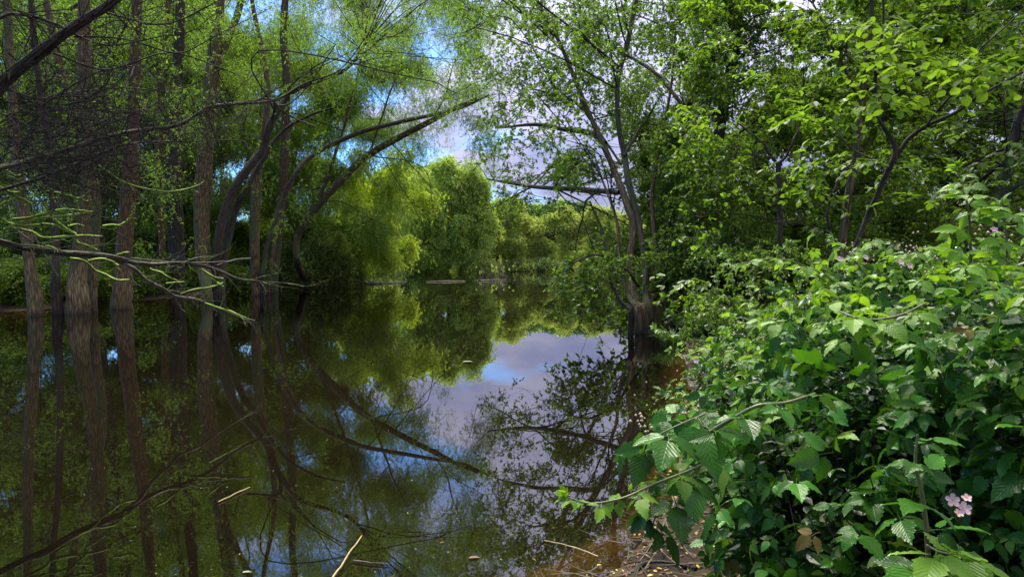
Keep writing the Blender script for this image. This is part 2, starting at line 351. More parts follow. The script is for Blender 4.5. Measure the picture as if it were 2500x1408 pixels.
def twig_tubes(mb, p0, p1, p2, r):
    N_ = len(p0)
    if N_ == 0: return
    t = nrm(p2 - p0); a = nrm(np.cross(t, rng.normal(size=(N_, 3)))); b = np.cross(t, a)
    ang = [0, 2.094, 4.189]; rings = []
    for q, k in ((p0, 1.0), (p1, .7), (p2, .3)):
        rings.append(np.stack([q + (r * k)[:, None] * (math.cos(x) * a + math.sin(x) * b) for x in ang], 1))
    v = np.stack(rings, 1).reshape(-1, 3)
    f0 = []
    for q in range(2):
        for j in range(3): f0.append([q * 3 + j, q * 3 + (j + 1) % 3, q * 3 + 3 + (j + 1) % 3, q * 3 + 3 + j])
    f = (np.arange(N_) * 9)[:, None, None] + np.array(f0)[None]
    mb.add(v, f.reshape(-1, 4))
def rdir(n, flat=1.0):
    v = rng.normal(size=(n, 3)); v[:, 2] *= flat; return nrm(v)

def clump(leaves, twigs, c, rad, nl, ll, lw, per=12, droop=0.5, flat=1.0, shape=LEAF4, up=0.35, tl=0.5, twr=0.004, out=0.6):
    """a clump of leafy twigs filling an ellipsoid"""
    nt_ = max(1, int(nl / per))
    u = rdir(nt_); rr = rng.random(nt_) ** 0.5
    st = c + u * rr[:, None] * rad * 0.85
    dr = nrm(u * out + rdir(nt_, flat) * 0.7 + np.array([0, 0, -droop * 0.5]))
    if flat < 1: dr[:, 2] *= flat; dr = nrm(dr)
    TL = tl * np.mean(rad) * rng.uniform(0.5, 1.3, nt_)
    def at(s): return st + dr * (TL * s)[:, None] + np.array([0, 0, -1.0]) * (droop * TL * s * s)[:, None]
    if twigs is not None:
        twig_tubes(twigs, at(np.zeros(nt_) - .3), at(np.full(nt_, .5)), at(np.ones(nt_)), np.full(nt_, twr))
    N_ = nt_ * per
    k = np.repeat(np.arange(nt_), per); s = rng.random(N_)
    p = st[k] + dr[k] * (TL[k] * s)[:, None] + np.array([0, 0, -1.0]) * (droop * TL[k] * s * s)[:, None]
    tv = nrm(dr[k] + np.array([0, 0, -2.0]) * (droop * s)[:, None])
    ld = nrm(tv * 0.7 + rdir(N_, flat) * 0.9 + np.array([0, 0, -0.15]))
    ln_ = ll * rng.uniform(.65, 1.25, N_); 
    nn = nrm(rdir(N_) * (1 - up) + np.array([0, 0, up * 1.4]))
    put_leaves(leaves, p, ld, nn, ln_, ln_ * lw, shape)

KIND = {  # leaf length, width ratio, radius, leaves, droop, flatness, shape, up, twig radius, per
 'willow': (.10, .24, .42, 96, 1.0, 1.0, LEAF4, .25, .0035, 12),
 'fine':   (.07, .55, .30, 80, .5, .9, LEAF6, .35, .003, 10),
 'round':  (.075, .72, .32, 64, .35, .7, LEAF6, .4, .004, 8),
 'hazel':  (.08, .75, .36, 60, .2, .25, LEAF6, .75, .003, 8),
 'tiny':   (.035, .6, .16, 80, .4, .9, LEAF6, .4, .0018, 10),
 'far':    (.26, .42, .85, 110, .7, .9, LEAF4, .35, .008, 11),
 'farfine':(.17, .32, .60, 110, .9, 1.0, LEAF4, .3, .006, 11)}
_grp = {}
def spray_group(kind, leaf):
    """node group that puts one of four leafy sprays on every point of a crown"""
    if (kind, leaf) in _grp: return _grp[kind, leaf]
    mixk = kind.startswith('bramble')
    if not mixk: ll, lw, rad, nl, droop, flat, shp, up, twr, per = KIND[kind]
    g = bpy.data.node_groups.new('foliage_' + kind, 'GeometryNodeTree')
    g.interface.new_socket('Geometry', in_out='INPUT', socket_type='NodeSocketGeometry'); g.interface.new_socket('Geometry', in_out='OUTPUT', socket_type='NodeSocketGeometry')
    gi, go = N(g, 'NodeGroupInput'), N(g, 'NodeGroupOutput'); jn = N(g, 'GeometryNodeJoinGeometry')
    srcs = ([BM[0], BM[1], BM[2], BM[4], BM[5], BY[1]] if kind == 'bramble_mix' else [BM[1], BM[3], BY[0], BY[2], BY[3], BY[4]]) if mixk else []
    for me_ in srcs:
        oi = N(g, 'GeometryNodeObjectInfo'); oi.inputs['Object'].default_value = bpy.data.objects.new('leafy_spray', me_); oi.inputs['As Instance'].default_value = True
        L(g, oi.outputs['Geometry'], jn.inputs[0])
    for k in range(0 if mixk else 4):
        a, b = MB(), MB()
        clump(a, b, np.zeros(3), np.array([rad, rad, rad * (.35 if flat < .5 else .75)]), nl, ll, lw, per=per, droop=droop, flat=flat, shape=shp, up=up, tl=.95, twr=twr)
        m = MB(); m.cur = 0
        for v, f in zip(a.v, a.f): m.v.append(v); m.f.append(f); m.uv.append(np.zeros((f.size, 2))); m.mi.append(np.zeros(len(f)))
        for v, f in zip(b.v, b.f): m.v.append(v); m.f.append(f + a.n); m.uv.append(np.zeros((f.size, 2))); m.mi.append(np.ones(len(f)))
        ob = bpy.data.objects.new('leafy_spray', m.mesh('leafy_spray', [M[leaf], M['twig']]))
        oi = N(g, 'GeometryNodeObjectInfo'); oi.inputs['Object'].default_value = ob; oi.inputs['As Instance'].default_value = True
        L(g, oi.outputs['Geometry'], jn.inputs[0])
    ip = N(g, 'GeometryNodeInstanceOnPoints'); ip.inputs['Pick Instance'].default_value = True
    na = N(g, 'GeometryNodeInputNamedAttribute', data_type='FLOAT_VECTOR'); na.inputs['Name'].default_value = 'rot'
    ns = N(g, 'GeometryNodeInputNamedAttribute', data_type='FLOAT'); ns.inputs['Name'].default_value = 'scl'
    ix = N(g, 'GeometryNodeInputIndex'); L(g, ix.outputs[0], ip.inputs['Instance Index'])
    L(g, gi.outputs[0], ip.inputs['Points']); L(g, jn.outputs[0], ip.inputs['Instance'])
    L(g, na.outputs[0], ip.inputs['Rotation']); L(g, ns.outputs[0], ip.inputs['Scale']); L(g, ip.outputs[0], go.inputs[0])
    _grp[kind, leaf] = g; return g
NSPR = [0]
class Scatter:
    def __init__(s): s.p = []; s.r = []; s.s = []
    def blob(s, kind, c, rad, cover, scale=1.0, minn=1):
        ll, lw, R0, nl, *_ = KIND[kind]; fwd = max(c[1], 1.0)
        a1 = nl * (ll * scale * F / fwd) ** 2 * lw * .30
        n = cover * math.pi * rad[0] * rad[2] * (F / fwd) ** 2 / a1
        n = int(n + rng.random()); n = min(n, 2500)
        if n < 1: return
        u = rdir(n); rr = rng.random(n) ** .42
        inner = np.maximum(rad - R0 * scale * .55, rad * .35)
        s.p.append(c + u * rr[:, None] * inner); s.s.append(scale * rng.uniform(.7, 1.25, n))
        s.r.append(np.stack([rng.normal(size=n) * .25, rng.normal(size=n) * .25, rng.uniform(0, 6.28, n)], -1))
    def build(s, name, kind, leaf, parent=None):
        if not s.p: return None
        p = np.concatenate(s.p); r = np.concatenate(s.r); sc = np.concatenate(s.s); NSPR[0] += len(p)
        org = np.array(parent.location) if parent is not None else np.zeros(3)
        me = bpy.data.meshes.new(name); me.vertices.add(len(p)); me.vertices.foreach_set('co', (p - org).ravel().astype(np.float32))
        me.attributes.new('rot', 'FLOAT_VECTOR', 'POINT').data.foreach_set('vector', r.ravel().astype(np.float32))
        me.attributes.new('scl', 'FLOAT', 'POINT').data.foreach_set('value', sc.astype(np.float32))
        me.materials.append(M[leaf])
        o = bpy.data.objects.new(name, me); COL.objects.link(o)
        if parent is not None: o.parent = parent
        md = o.modifiers.new('foliage', 'NODES'); md.node_group = spray_group(kind, leaf)
        o['kind'] = 'stuff'; return o

# ------------------------------------------------------------------ ground and water
shore = np.array([(-1.9, 2.7), (-0.7, 2.85), (0.35, 3.0), (0.62, 3.45), (0.95, 4.0), (1.25, 5.0), (1.75, 6.2), (2.1, 8.0), (2.7, 10.5), (3.5, 13.5), (4.3, 15.5), (6.5, 22),
                  (10, 34), (15, 55), (17, 74), (8, 82), (-4, 82), (-15, 78), (-19, 62), (-16, 48), (-12.5, 41), (-11.8, 34), (-13, 28), (-14.5, 21), (-16, 15), (-16, 8), (-12, 3.5), (-6, 2.4)])
def shore_sd(x, y):
    """signed distance to the shoreline, positive on land"""
    p = np.stack([x, y], -1); dmin = np.full(x.shape, 1e9); ins = np.zeros(x.shape, bool)
    for i in range(len(shore)):
        a, b = shore[i], shore[(i + 1) % len(shore)]; ab = b - a
        t = np.clip(((p - a) @ ab) / (ab @ ab), 0, 1)
        dmin = np.minimum(dmin, np.linalg.norm(p - a - t[..., None] * ab, axis=-1))
        c = (a[1] > y) != (b[1] > y)
        xi = (b[0] - a[0]) * (y - a[1]) / (b[1] - a[1] + 1e-12) + a[0]
        ins ^= c & (x < xi)
    return np.where(ins, -dmin, dmin)
def wob(x, y, s): return np.sin(x * 1.7 * s + 1.3) * np.cos(y * 1.3 * s + .5) + .5 * np.sin(x * 3.1 * s + y * 2.3 * s) + .3 * np.sin(x * 6.7 * s - y * 5.9 * s)
def ground_z(x, y):
    s = shore_sd(x, y) + 0.05 * wob(x, y, 1.2)
    near = np.exp(-((y - 2.6) / 2.1) ** 2) * np.exp(-((x - 0.1) / 2.4) ** 2)
    land = 0.14 * (1 - np.exp(-np.maximum(s, 0) * 1.2)) + 0.02 * np.maximum(s, 0) + 0.03 * wob(x, y, .9) * np.clip(s, 0, 1)
    hill = np.clip((s - 6) / 60, 0, 1) * 7 * (y > 20)
    bed = -(0.12 * near * (1 - np.exp(np.minimum(s, 0) * 1.0)) + (1 - near * .93) * 1.3 * (1 - np.exp(np.minimum(s, 0) * 1.1)))
    return np.where(s > 0, land + hill, bed + 0.012 * wob(x, y, 3) * np.clip(-s * 3, 0, 1)) 
def nonuni(n, a, k):
    u = np.linspace(-1, 1, n); return a * np.sign(u) * np.abs(u) ** k
gx = nonuni(241, 400, 3.4) + 0.5; gy = np.concatenate([-nonuni(121, 60, 1.6)[61:][::-1], [0.0], 600 * np.linspace(0, 1, 260)[1:] ** 2.9]) + 2.0
X, Y = np.meshgrid(gx, gy); Z = ground_z(X, Y)
mb = MB(); nx, ny = len(gx), len(gy)
i = np.arange(ny - 1)[:, None] * nx; j = np.arange(nx - 1)[None]
mb.add(np.stack([X, Y, Z], -1).reshape(-1, 3), np.stack([i + j, i + j + 1, i + nx + j + 1, i + nx + j], -1).reshape(-1, 4))
tag(mb.build('ground', M['ground'], smooth=True), 'dark muddy bank and pond bed under the trees', kind='structure')
mb = MB(); mb.add([(-30, -6, 0), (30, -6, 0), (30, 95, 0), (-30, 95, 0)], [[0, 1, 2, 3]])
tag(mb.build('water', M['water']), 'still dark pond water mirroring the trees and sky', kind='structure')

# ------------------------------------------------------------------ tree machinery
TREES = []
class Tree:
    def __init__(s, name, label, cat, group, bark, leaf, stems, kind='willow', auto=True, zone='L', scale=1.0):
        """stems: list of (part name, [(px, py, depth or None, width px), ...])"""
        s.name, s.label, s.leaf = name, label, leaf; s.kind = kind; s.scale = scale
        s.auto = auto; s.zone = zone
        s.fol, s.twigs = Scatter(), MB(); s.sk = []
        first = True
        for part, pts, *rest in stems:
            bk = rest[0] if rest else bark
            q = []
            for (px, py, d, wd) in pts:
                p = W(px, py) if d is None else P(px, py, d)
                q.append([*p, wd * p[1] / F / 2])
            q = np.array(q)
            if first:
                s.root = thing(name, (q[0][0], q[0][1], 0.0), label, cat, group); first = False
            if q[0][2] < 0.25:      # rooted: flare, then go below the surface
                q[0, 3] *= 1.12; b = q[0].copy(); b[2] = -1.2; b[3] *= 1.35; c = q[0].copy(); c[2] += .5; c[:2] += (q[1, :2] - q[0, :2]) * .12; c[3] *= .9
                q = np.vstack([b, q[0], c, q[1:]])
            sp = smoothpath(q, 6)
            m = MB(); big = sp[:, 3].max() > .05
            sk = tube(m, sp, 12 if big else 7, rough=.09 if big else .06, wob=.02)
            m.build(part, M[bk], s.root, smooth=True); s.sk.append(sk)
        s.skel = np.vstack([k for k in s.sk])
        TREES.append(s)
    def blob(s, c, rad, cover, limb=True, scale=None, lp=.35):
        s.fol.blob(s.kind, np.asarray(c), np.asarray(rad), cover, scale or s.scale)
        if limb and rng.random() < lp:
            dd = np.linalg.norm(s.skel[:, :3] - c, axis=1) + 0.5 * np.maximum(0, s.skel[:, 2] - c[2])
            k = int(np.argmin(dd)); a = s.skel[k]
            mid = (a[:3] + c) / 2 + rng.normal(size=3) * .12 * dd[k] + np.array([0, 0, .12 * dd[k]])
            r0 = min(a[3] * .5, .005 + .005 * dd[k])
            path = smoothpath([[*a[:3], r0], [*mid, r0 * .7], [*c, r0 * .4]], 5)
            tube(s.twigs, path, 4, wob=.03)
            e = c + rng.normal(size=(5, 3)) * rad * .7
            twig_tubes(s.twigs, np.repeat(c[None], 5, 0), (e + c) / 2 + rng.normal(size=(5, 3)) * .06 * np.mean(rad), e, np.full(5, r0 * .45))
    def finish(s):
        s.twigs.build('twigs', M['twig'], s.root, kind='stuff')
        s.fol.build('crown', s.kind, s.leaf, s.root)
GL = 'willow trees standing in the flooded left side of the pond'
def wl(label, stems, bark='bark', leaf='willow', **k):
    return Tree('willow_tree', label, 'tree', GL, bark, leaf, stems, **k)
wl('grey-green trunk standing in water nearest the left edge, leaning slightly left', [('trunk', [(88, 770, None, 32), (72, 640, 18, 26), (48, 450, 18, 24), (28, 200, 18, 20), (10, -90, 18, 16)])])
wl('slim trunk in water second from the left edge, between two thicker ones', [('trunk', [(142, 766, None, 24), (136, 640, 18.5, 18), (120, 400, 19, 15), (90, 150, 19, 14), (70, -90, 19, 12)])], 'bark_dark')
wl('broad double-stemmed trunk with brown base in the left shallows', [('trunk', [(188, 765, None, 50), (196, 640, 19, 36), (214, 430, 19, 30), (206, 200, 19, 30), (205, -90, 19, 24)]), ('trunk', [(224, 760, None, 24), (226, 640, 19.5, 22), (232, 450, 20, 20), (150, 180, 20, 18), (100, -60, 20, 15)])])
wl('reddish-brown straight trunk rising alone from dark water at left', [('trunk', [(297, 754, None, 44), (300, 650, 20.5, 37), (313, 500, 20.5, 35), (322, 380, 20.5, 32), (328, 200, 20.5, 26), (338, -90, 20.5, 20)])], 'bark_red')
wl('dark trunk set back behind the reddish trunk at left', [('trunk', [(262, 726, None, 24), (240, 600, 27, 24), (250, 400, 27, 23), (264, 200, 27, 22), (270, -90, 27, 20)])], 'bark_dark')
wl('thin reddish trunk with torn bark just right of the lone reddish one', [('trunk', [(404, 716, None, 16), (396, 560, 29, 17), (391, 420, 29, 19), (386, 300, 29, 18), (402, 100, 29, 14), (420, -90, 29, 12)])], 'bark_red')
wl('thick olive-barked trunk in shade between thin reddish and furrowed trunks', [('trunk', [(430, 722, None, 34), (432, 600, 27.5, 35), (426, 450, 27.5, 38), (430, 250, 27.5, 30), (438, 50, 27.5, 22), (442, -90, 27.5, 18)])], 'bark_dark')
wl('tall furrowed willow that forks into two high stems left of the blue sky', [('trunk', [(506, 738, None, 26), (497, 650, 23.8, 34), (493, 520, 24, 37), (498, 400, 24, 37), (511, 250, 24, 30), (520, 160, 24, 32), (530, 60, 24, 26), (542, -90, 24, 22)]), ('limb', [(520, 170, 24, 22), (555, 100, 24.3, 17), (580, 30, 24.5, 16), (606, -90, 24.5, 14)])])
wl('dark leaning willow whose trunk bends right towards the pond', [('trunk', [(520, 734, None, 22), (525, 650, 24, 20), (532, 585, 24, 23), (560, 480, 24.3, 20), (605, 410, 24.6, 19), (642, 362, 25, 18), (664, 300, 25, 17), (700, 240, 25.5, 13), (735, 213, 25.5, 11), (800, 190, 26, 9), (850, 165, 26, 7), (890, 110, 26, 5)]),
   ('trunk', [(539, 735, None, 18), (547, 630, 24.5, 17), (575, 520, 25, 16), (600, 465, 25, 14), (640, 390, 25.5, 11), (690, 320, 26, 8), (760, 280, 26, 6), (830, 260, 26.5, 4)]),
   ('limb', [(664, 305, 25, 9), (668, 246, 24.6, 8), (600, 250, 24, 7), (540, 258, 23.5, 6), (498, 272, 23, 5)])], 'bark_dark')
wl('slender brown trunk in water behind the dead branch tip', [('trunk', [(626, 722, None, 24), (622, 600, 27, 24), (628, 450, 27, 22), (650, 280, 27, 14), (648, 160, 27, 12), (620, 30, 27, 10), (605, -90, 27, 9)])])
wl('upright ivy-speckled trunk just behind the arching willow stems', [('trunk', [(668, 714, None, 20), (676, 600, 30, 20), (690, 450, 30, 22), (697, 330, 30, 20), (700, 200, 30, 18), (692, 80, 30, 17), (704, -90, 30, 15)])], 'bark_moss')
T_archA = wl('pale slim willow arching far right over the water, upper of two bows', [('trunk', [(640, 722, None, 14), (640, 670, 27, 12), (652, 605, 27.5, 10), (672, 540, 28, 10), (690, 485, 28.5, 10), (722, 420, 29, 11), (765, 378, 30, 11), (870, 326, 31, 11), (960, 302, 32, 10), (1060, 280, 33, 9), (1130, 262, 34, 7), (1195, 232, 34, 4)], 'bark_dark'),
   ('trunk', [(655, 718, None, 9), (665, 630, 28.5, 8), (685, 520, 29, 9), (715, 440, 29.5, 9)]), ('limb', [(1060, 281, 33, 5), (1085, 240, 33, 4), (1100, 180, 33, 3), (1120, 130, 33, 2)])], 'bark_red', auto=True)
T_archB = wl('stout mossy willow arching right over the pond, lower of two bows', [('trunk', [(744, 698, None, 20), (728, 640, 33, 18), (726, 580, 33, 17), (770, 508, 33, 18), (850, 420, 33.5, 18), (905, 375, 34, 16), (980, 333, 34, 15), (1060, 292, 34, 13), (1110, 265, 34, 10), (1165, 240, 34, 6)]),
   ('limb', [(900, 380, 34, 6), (925, 310, 34, 5), (950, 230, 34, 4), (990, 150, 34, 3)]), ('limb', [(770, 508, 33, 9), (800, 430, 33, 8), (830, 340, 33, 7), (870, 200, 33, 6), (900, 40, 33, 5)])], 'bark_moss')

def rz(label, name, stems, bark, leaf, cat='tree', group='trees along the right bank', **k):
    return Tree(name, label, cat, group, bark, leaf, stems, zone='R', **k)
T_R1 = rz('many-stemmed alder leaning left over the pond from the right bank', 'alder_tree',
 [('trunk', [(1566, 812, None, 28), (1553, 740, 14.3, 21), (1541, 640, 15, 18), (1545, 560, 15.5, 17), (1530, 500, 16, 18), (1500, 420, 17, 15), (1460, 330, 17.8, 13), (1420, 230, 18.5, 11), (1370, 110, 19, 9), (1312, 5, 19.5, 9), (1290, -90, 19.5, 7)]),
  ('trunk', [(1584, 812, None, 26), (1577, 720, 14.3, 17), (1572, 640, 14.8, 15), (1556, 530, 15.6, 14), (1532, 440, 16.2, 16), (1526, 380, 16.7, 14), (1512, 300, 17, 12), (1508, 200, 17.3, 11), (1535, 90, 17.6, 12), (1572, -90, 18, 9)], 'bark_moss'),
  ('trunk', [(1596, 808, None, 18), (1592, 700, 14.6, 12), (1600, 600, 15, 11), (1590, 480, 15.6, 10), (1610, 360, 16, 8), (1640, 200, 16.4, 6), (1650, 60, 16.6, 4)]),
  ('trunk', [(1608, 808, None, 15), (1618, 700, 14.6, 11), (1650, 560, 15, 9), (1690, 420, 15.5, 7), (1722, 280, 16, 5), (1740, 150, 16, 3)]),
  ('trunk', [(1556, 812, None, 14), (1536, 720, 14.5, 10), (1512, 620, 15, 9), (1505, 540, 15.5, 7), (1470, 440, 16.5, 5), (1452, 380, 17, 3)]),
  ('trunk', [(1541, 816, None, 14), (1518, 740, 13.8, 11), (1494, 690, 14, 7), (1470, 640, 14, 4)], 'bark_dark'),
  ('limb', [(1512, 470, 16.4, 12), (1460, 466, 17.5, 13), (1400, 461, 19, 12), (1300, 456, 20.5, 9), (1190, 437, 21.5, 4)], 'bark_moss'),
  ('limb', [(1478, 350, 17.6, 12), (1440, 325, 18.5, 14), (1380, 316, 19.5, 12), (1310, 304, 20.5, 9), (1215, 313, 21.5, 4)], 'bark_moss'),
  ('limb', [(1450, 300, 18, 9), (1400, 248, 18.5, 7), (1340, 228, 19, 5), (1290, 215, 19.5, 3)], 'bark_moss'),
  ('limb', [(1524, 380, 16.6, 7), (1560, 320, 17, 6), (1585, 280, 17, 5), (1610, 240, 17, 3)], 'bark_moss'),
  ('limb', [(1460, 466, 17.4, 6), (1432, 492, 17.4, 5), (1418, 540, 17.4, 4), (1404, 612, 17.4, 2)], 'bark_dark'),
  ('limb', [(1440, 492, 17, 5), (1468, 560, 16.5, 5), (1496, 640, 15.5, 5), (1525, 690, 14.8, 5)], 'bark_dark'),
  ('limb', [(1300, 456, 20.5, 5), (1262, 474, 20.5, 4), (1220, 500, 20.5, 3), (1165, 516, 20.5, 2)], 'bark_dark'),
  ('limb', [(1560, 700, 14.4, 8), (1510, 640, 14, 7), (1450, 622, 13.2, 5), (1390, 650, 12.6, 4), (1350, 700, 12.2, 2)], 'bark_dark'),
  ('limb', [(1515, 400, 16.8, 6), (1420, 250, 20, 5), (1400, 130, 21, 3)], 'bark_dark')],
  'bark_red', 'alder', kind='round')
T_R2 = rz('shaggy ivy-wrapped twin trunks rising from a reddish stump beside the alder', 'ivy_clad_tree',
 [('trunk', [(1625, 806, None, 34), (1612, 700, 14.8, 24), (1630, 560, 15.5, 17), (1636, 460, 16, 18), (1645, 350, 16, 19), (1672, 270, 16, 18), (1712, 180, 16, 18), (1738, 100, 16, 26), (1746, -90, 16, 26)]),
  ('trunk', [(1668, 806, None, 36), (1690, 720, 15, 26), (1704, 640, 15.4, 22), (1735, 520, 16, 23), (1745, 400, 16, 25), (1762, 280, 16, 26), (1790, 140, 16, 25), (1820, -90, 16, 22)], 'bark_moss'),
  ('trunk', [(1600, 808, None, 22), (1592, 740, 14.2, 16), (1600, 650, 14.8, 12), (1625, 560, 15.2, 8)]),
  ('trunk', [(1646, 802, None, 30), (1650, 730, 14.6, 22), (1665, 620, 15, 14), (1690, 500, 15.4, 8)]),
  ('limb', [(1672, 262, 16, 9), (1620, 200, 16.5, 9), (1575, 160, 17, 8), (1530, 135, 17.5, 6)]),
  ('limb', [(1650, 340, 16, 8), (1720, 290, 16, 7), (1790, 260, 16, 5)])],
  'bark_red', 'alder', kind='fine')
T_R3 = rz('tall straight slender trunk in the right-hand wood', 'ash_tree',
 [('trunk', [(2050, 700, 10.5, 20), (2060, 570, 10.5, 19), (2072, 470, 10.5, 18), (2092, 350, 10.5, 17), (2106, 230, 10.5, 15), (2120, 120, 10.5, 13), (2134, -90, 10.5, 10)]), ('limb', [(2106, 250, 10.5, 6), (2070, 190, 10.3, 6), (2030, 100, 10, 5), (1985, 10, 10, 4)])],
  'bark', 'hazel', kind='hazel')
T_R4 = rz('dark Y-forked hazel with broad bright leaves above the brambles', 'hazel_tree',
 [('trunk', [(2062, 680, 6.3, 15), (2100, 572, 6.3, 13), (2150, 462, 6.2, 14), (2188, 376, 6.1, 15), (2156, 320, 6.1, 10), (2135, 262, 6.1, 9), (2140, 170, 6.1, 8), (2158, 70, 6, 6), (2150, -60, 6, 4)]),
  ('limb', [(2188, 378, 6.1, 11), (2240, 322, 6, 10), (2330, 272, 5.8, 8), (2470, 192, 5.5, 6), (2600, 130, 5.3, 4)]),
  ('limb', [(2260, 310, 5.9, 6), (2320, 230, 5.7, 5), (2400, 120, 5.5, 4), (2520, 0, 5.3, 3)]), ('limb', [(2150, 462, 6.2, 7), (2165, 420, 6.3, 6), (2080, 360, 6.6, 4), (1990, 250, 6.8, 3)])],
  'bark_dark', 'hazel', kind='hazel', auto=False)
T_R5 = rz('dark small trunk with two spreading arms left of the slender trunk', 'elder_tree',
 [('trunk', [(1912, 720, 9.5, 15), (1908, 620, 9.5, 14), (1904, 500, 9.5, 14), (1900, 402, 9.5, 12)]), ('limb', [(1900, 404, 9.5, 8), (1872, 365, 9.5, 7), (1845, 335, 9.5, 5), (1800, 300, 9.6, 3)]), ('limb', [(1900, 404, 9.5, 8), (1926, 368, 9.4, 6), (1948, 318, 9.4, 5), (1960, 230, 9.4, 3)])],
  'bark_dark', 'hazel', kind='round')
T_R6 = rz('dark leaning trunk close to the right edge of the wood', 'sycamore_tree',
 [('trunk', [(2400, 700, 9, 30), (2432, 560, 9, 28), (2452, 430, 9, 26), (2482, 320, 9, 22), (2520, 200, 9, 18), (2560, 0, 9, 14)]), ('limb', [(2440, 500, 9, 12), (2480, 455, 8.9, 10), (2540, 410, 8.8, 8)])],
  'bark_dark', 'alder', kind='hazel')
T_R7 = rz('thin bare-stemmed sapling low in the right wood under bright leaves', 'sapling',
 [('trunk', [(2020, 700, 8, 8), (2022, 560, 8, 7), (2030, 480, 8, 6), (2052, 420, 8, 5)]), ('limb', [(2050, 425, 8, 4), (2000, 400, 8, 3), (1955, 392, 8, 2)])], 'bark_dark', 'hazel', kind='hazel')

# crown density over the view: rows and columns are directions, the values are leaf layers
def grid(cols, rows, vals):
    vals = np.array(vals, float)
    def f(px, py):
        a = np.clip(np.interp(px, cols, np.arange(len(cols))), 0, len(cols) - 1.001); b = np.clip(np.interp(py, rows, np.arange(len(rows))), 0, len(rows) - 1.001)
        i, j = int(b), int(a); u, v = b - i, a - j
        return (vals[i, j] * (1 - v) + vals[i, j + 1] * v) * (1 - u) + (vals[i + 1, j] * (1 - v) + vals[i + 1, j + 1] * v) * u
    return f
DL = grid(np.arange(0, 1251, 125), [-160, 0, 100, 200, 300, 400, 500, 600, 690], [
 [1.8, 1.8, 1.4, 1.2, .8, .35, .6, .6, .5, .3, .3],
 [1.8, 1.8, 1.6, 1.7, 1.0, .3, .9, 1.2, .8, .7, .5],
 [1.8, 1.8, 1.5, 1.8, 1.3, .5, 1.1, 1.5, .5, .6, .7],
 [1.5, 1.5, 1.4, 1.6, 1.0, .8, 1.4, 1.3, .8, .7, .3],
 [1.2, 1.2, 1.2, 1.3, 1.2, 1.3, 1.5, 1.4, .6, .05, 0],
 [.9, .9, .9, .9, 1.0, 1.3, 1.5, 1.2, .25, 0, 0],
 [.6, .6, .6, .6, .5, .9, 1.5, 1.2, .1, 0, 0],
 [.35, .35, .35, .4, .5, .9, 1.3, .8, 0, 0, 0],
 [.3, .3, .1, .1, .1, .4, .8, 0, 0, 0, 0]])
DR = grid(np.arange(1125, 2501, 125), [-160, 0, 100, 200, 300, 400, 500, 600, 720], [
 [.3, .4, .45, .5, .7, 1.0, 1.8, 2.0, 2.0, 2, 2, 2],
 [.4, .7, 1.1, 1.3, 1.4, 1.3, 1.4, 1.4, 1.5, 1.8, 2.2, 2.4],
 [.4, .8, 1.2, 1.4, 1.4, 1.3, 1.5, 1.5, 1.6, 2, 2.2, 2.4],
 [.3, .9, 1.0, 1.3, 1.3, 1.3, 1.5, 1.4, 1.5, 1.8, 2, 2],
 [.15, .4, .35, .9, .8, 1.4, 1.6, 1.8, 1.8, 1.8, 1.8, 1.8],
 [.1, .25, .7, .7, 1.1, 1.8, 1.8, 1.8, 1.6, 1.6, 1.6, 1.6],
 [0, .25, .08, .12, .8, 1.8, 1.8, 1.5, 1.2, 1.2, 1.2, 1.2],
 [0, 0, .05, .15, .9, 1.8, 1.6, 1.2, 1, 1, 1, 1],
 [0, 0, 0, .2, .9, 1.4, 1.2, 1, .8, .8, .8, .8]])
def fill(zone, D, x0, x1, y0, y1, step, depths, rpx):
    cand = [t for t in TREES if t.zone == zone and t.auto]
    for dlo, dhi, share in depths:
        yy = y0
        while yy < y1:
            xx = x0
            while xx < x1:
                px, py = xx + rng.uniform(-.6, .6) * step, yy + rng.uniform(-.6, .6) * step
                v = D(px, py) * share * rng.uniform(.35, 1.6)
                if v > .06:
                    d = rng.uniform(dlo, dhi); c = P(px, py, d)
                    if c[2] > .5:
                        r = rpx * rng.uniform(.85, 1.4) * d / F; rad = np.array([r, r * 1.1, r * rng.uniform(.5, .85)])
                        best = min(cand, key=lambda t: np.min(np.linalg.norm((t.skel[:, :3] - c) * np.array([1, .8, .6]), axis=1)))
                        best.blob(c, rad, v * step * step * 1.0 / (math.pi * (r * F / d) ** 2 * .66))
                xx += step
            yy += step
DLN = lambda a, b: DL(a, b) * (.15 if 480 < a < 1000 and b > 215 else 1.0)   # open in front of the arching stems
fill('L', DLN, -60, 1260, -200, 690, 78, [(18, 22, .13), (22, 28, .3), (29, 34, .6)], 62)
fill('L', DL, -60, 1260, -200, 690, 78, [(35, 41, 1.9)], 66)
DRN = lambda a, b: DR(a, b) * (.25 if 1480 < a < 1860 and b < 560 else 1.0)
fill('R', DRN, 1130, 1760, -200, 700, 72, [(13.5, 15.5, .25)], 50)
fill('R', DR, 1130, 1760, -200, 700, 58, [(17, 20, .75), (20, 25, .75)], 58)
fill('R', DR, 1700, 2580, -200, 760, 78, [(7.5, 10, .15), (11, 17, 1.6)], 62)
fill('R', lambda a, b: 2.0, 1900, 3300, -900, -180, 95, [(7.5, 12, 1.1)], 80)   # unseen tops of the right wood, added to shade the right side
fill('R', lambda a, b: 1.6, 2600, 3300, -200, 600, 95, [(8, 12, 1.0)], 80)

# drooping willow curtains at the arch tips
for px, py, n in ((1165, 290, 4), (1180, 330, 3), (1160, 350, 2), (1040, 330, 2), (1010, 370, 3), (980, 400, 3), (1190, 380, 2)):
    for k in range(n):
        c = P(px + rng.normal() * 14, py + rng.normal() * 16, 34 + rng.normal())
        T_archB.blob(c, np.array([.18, .2, .85]), .9, limb=False)
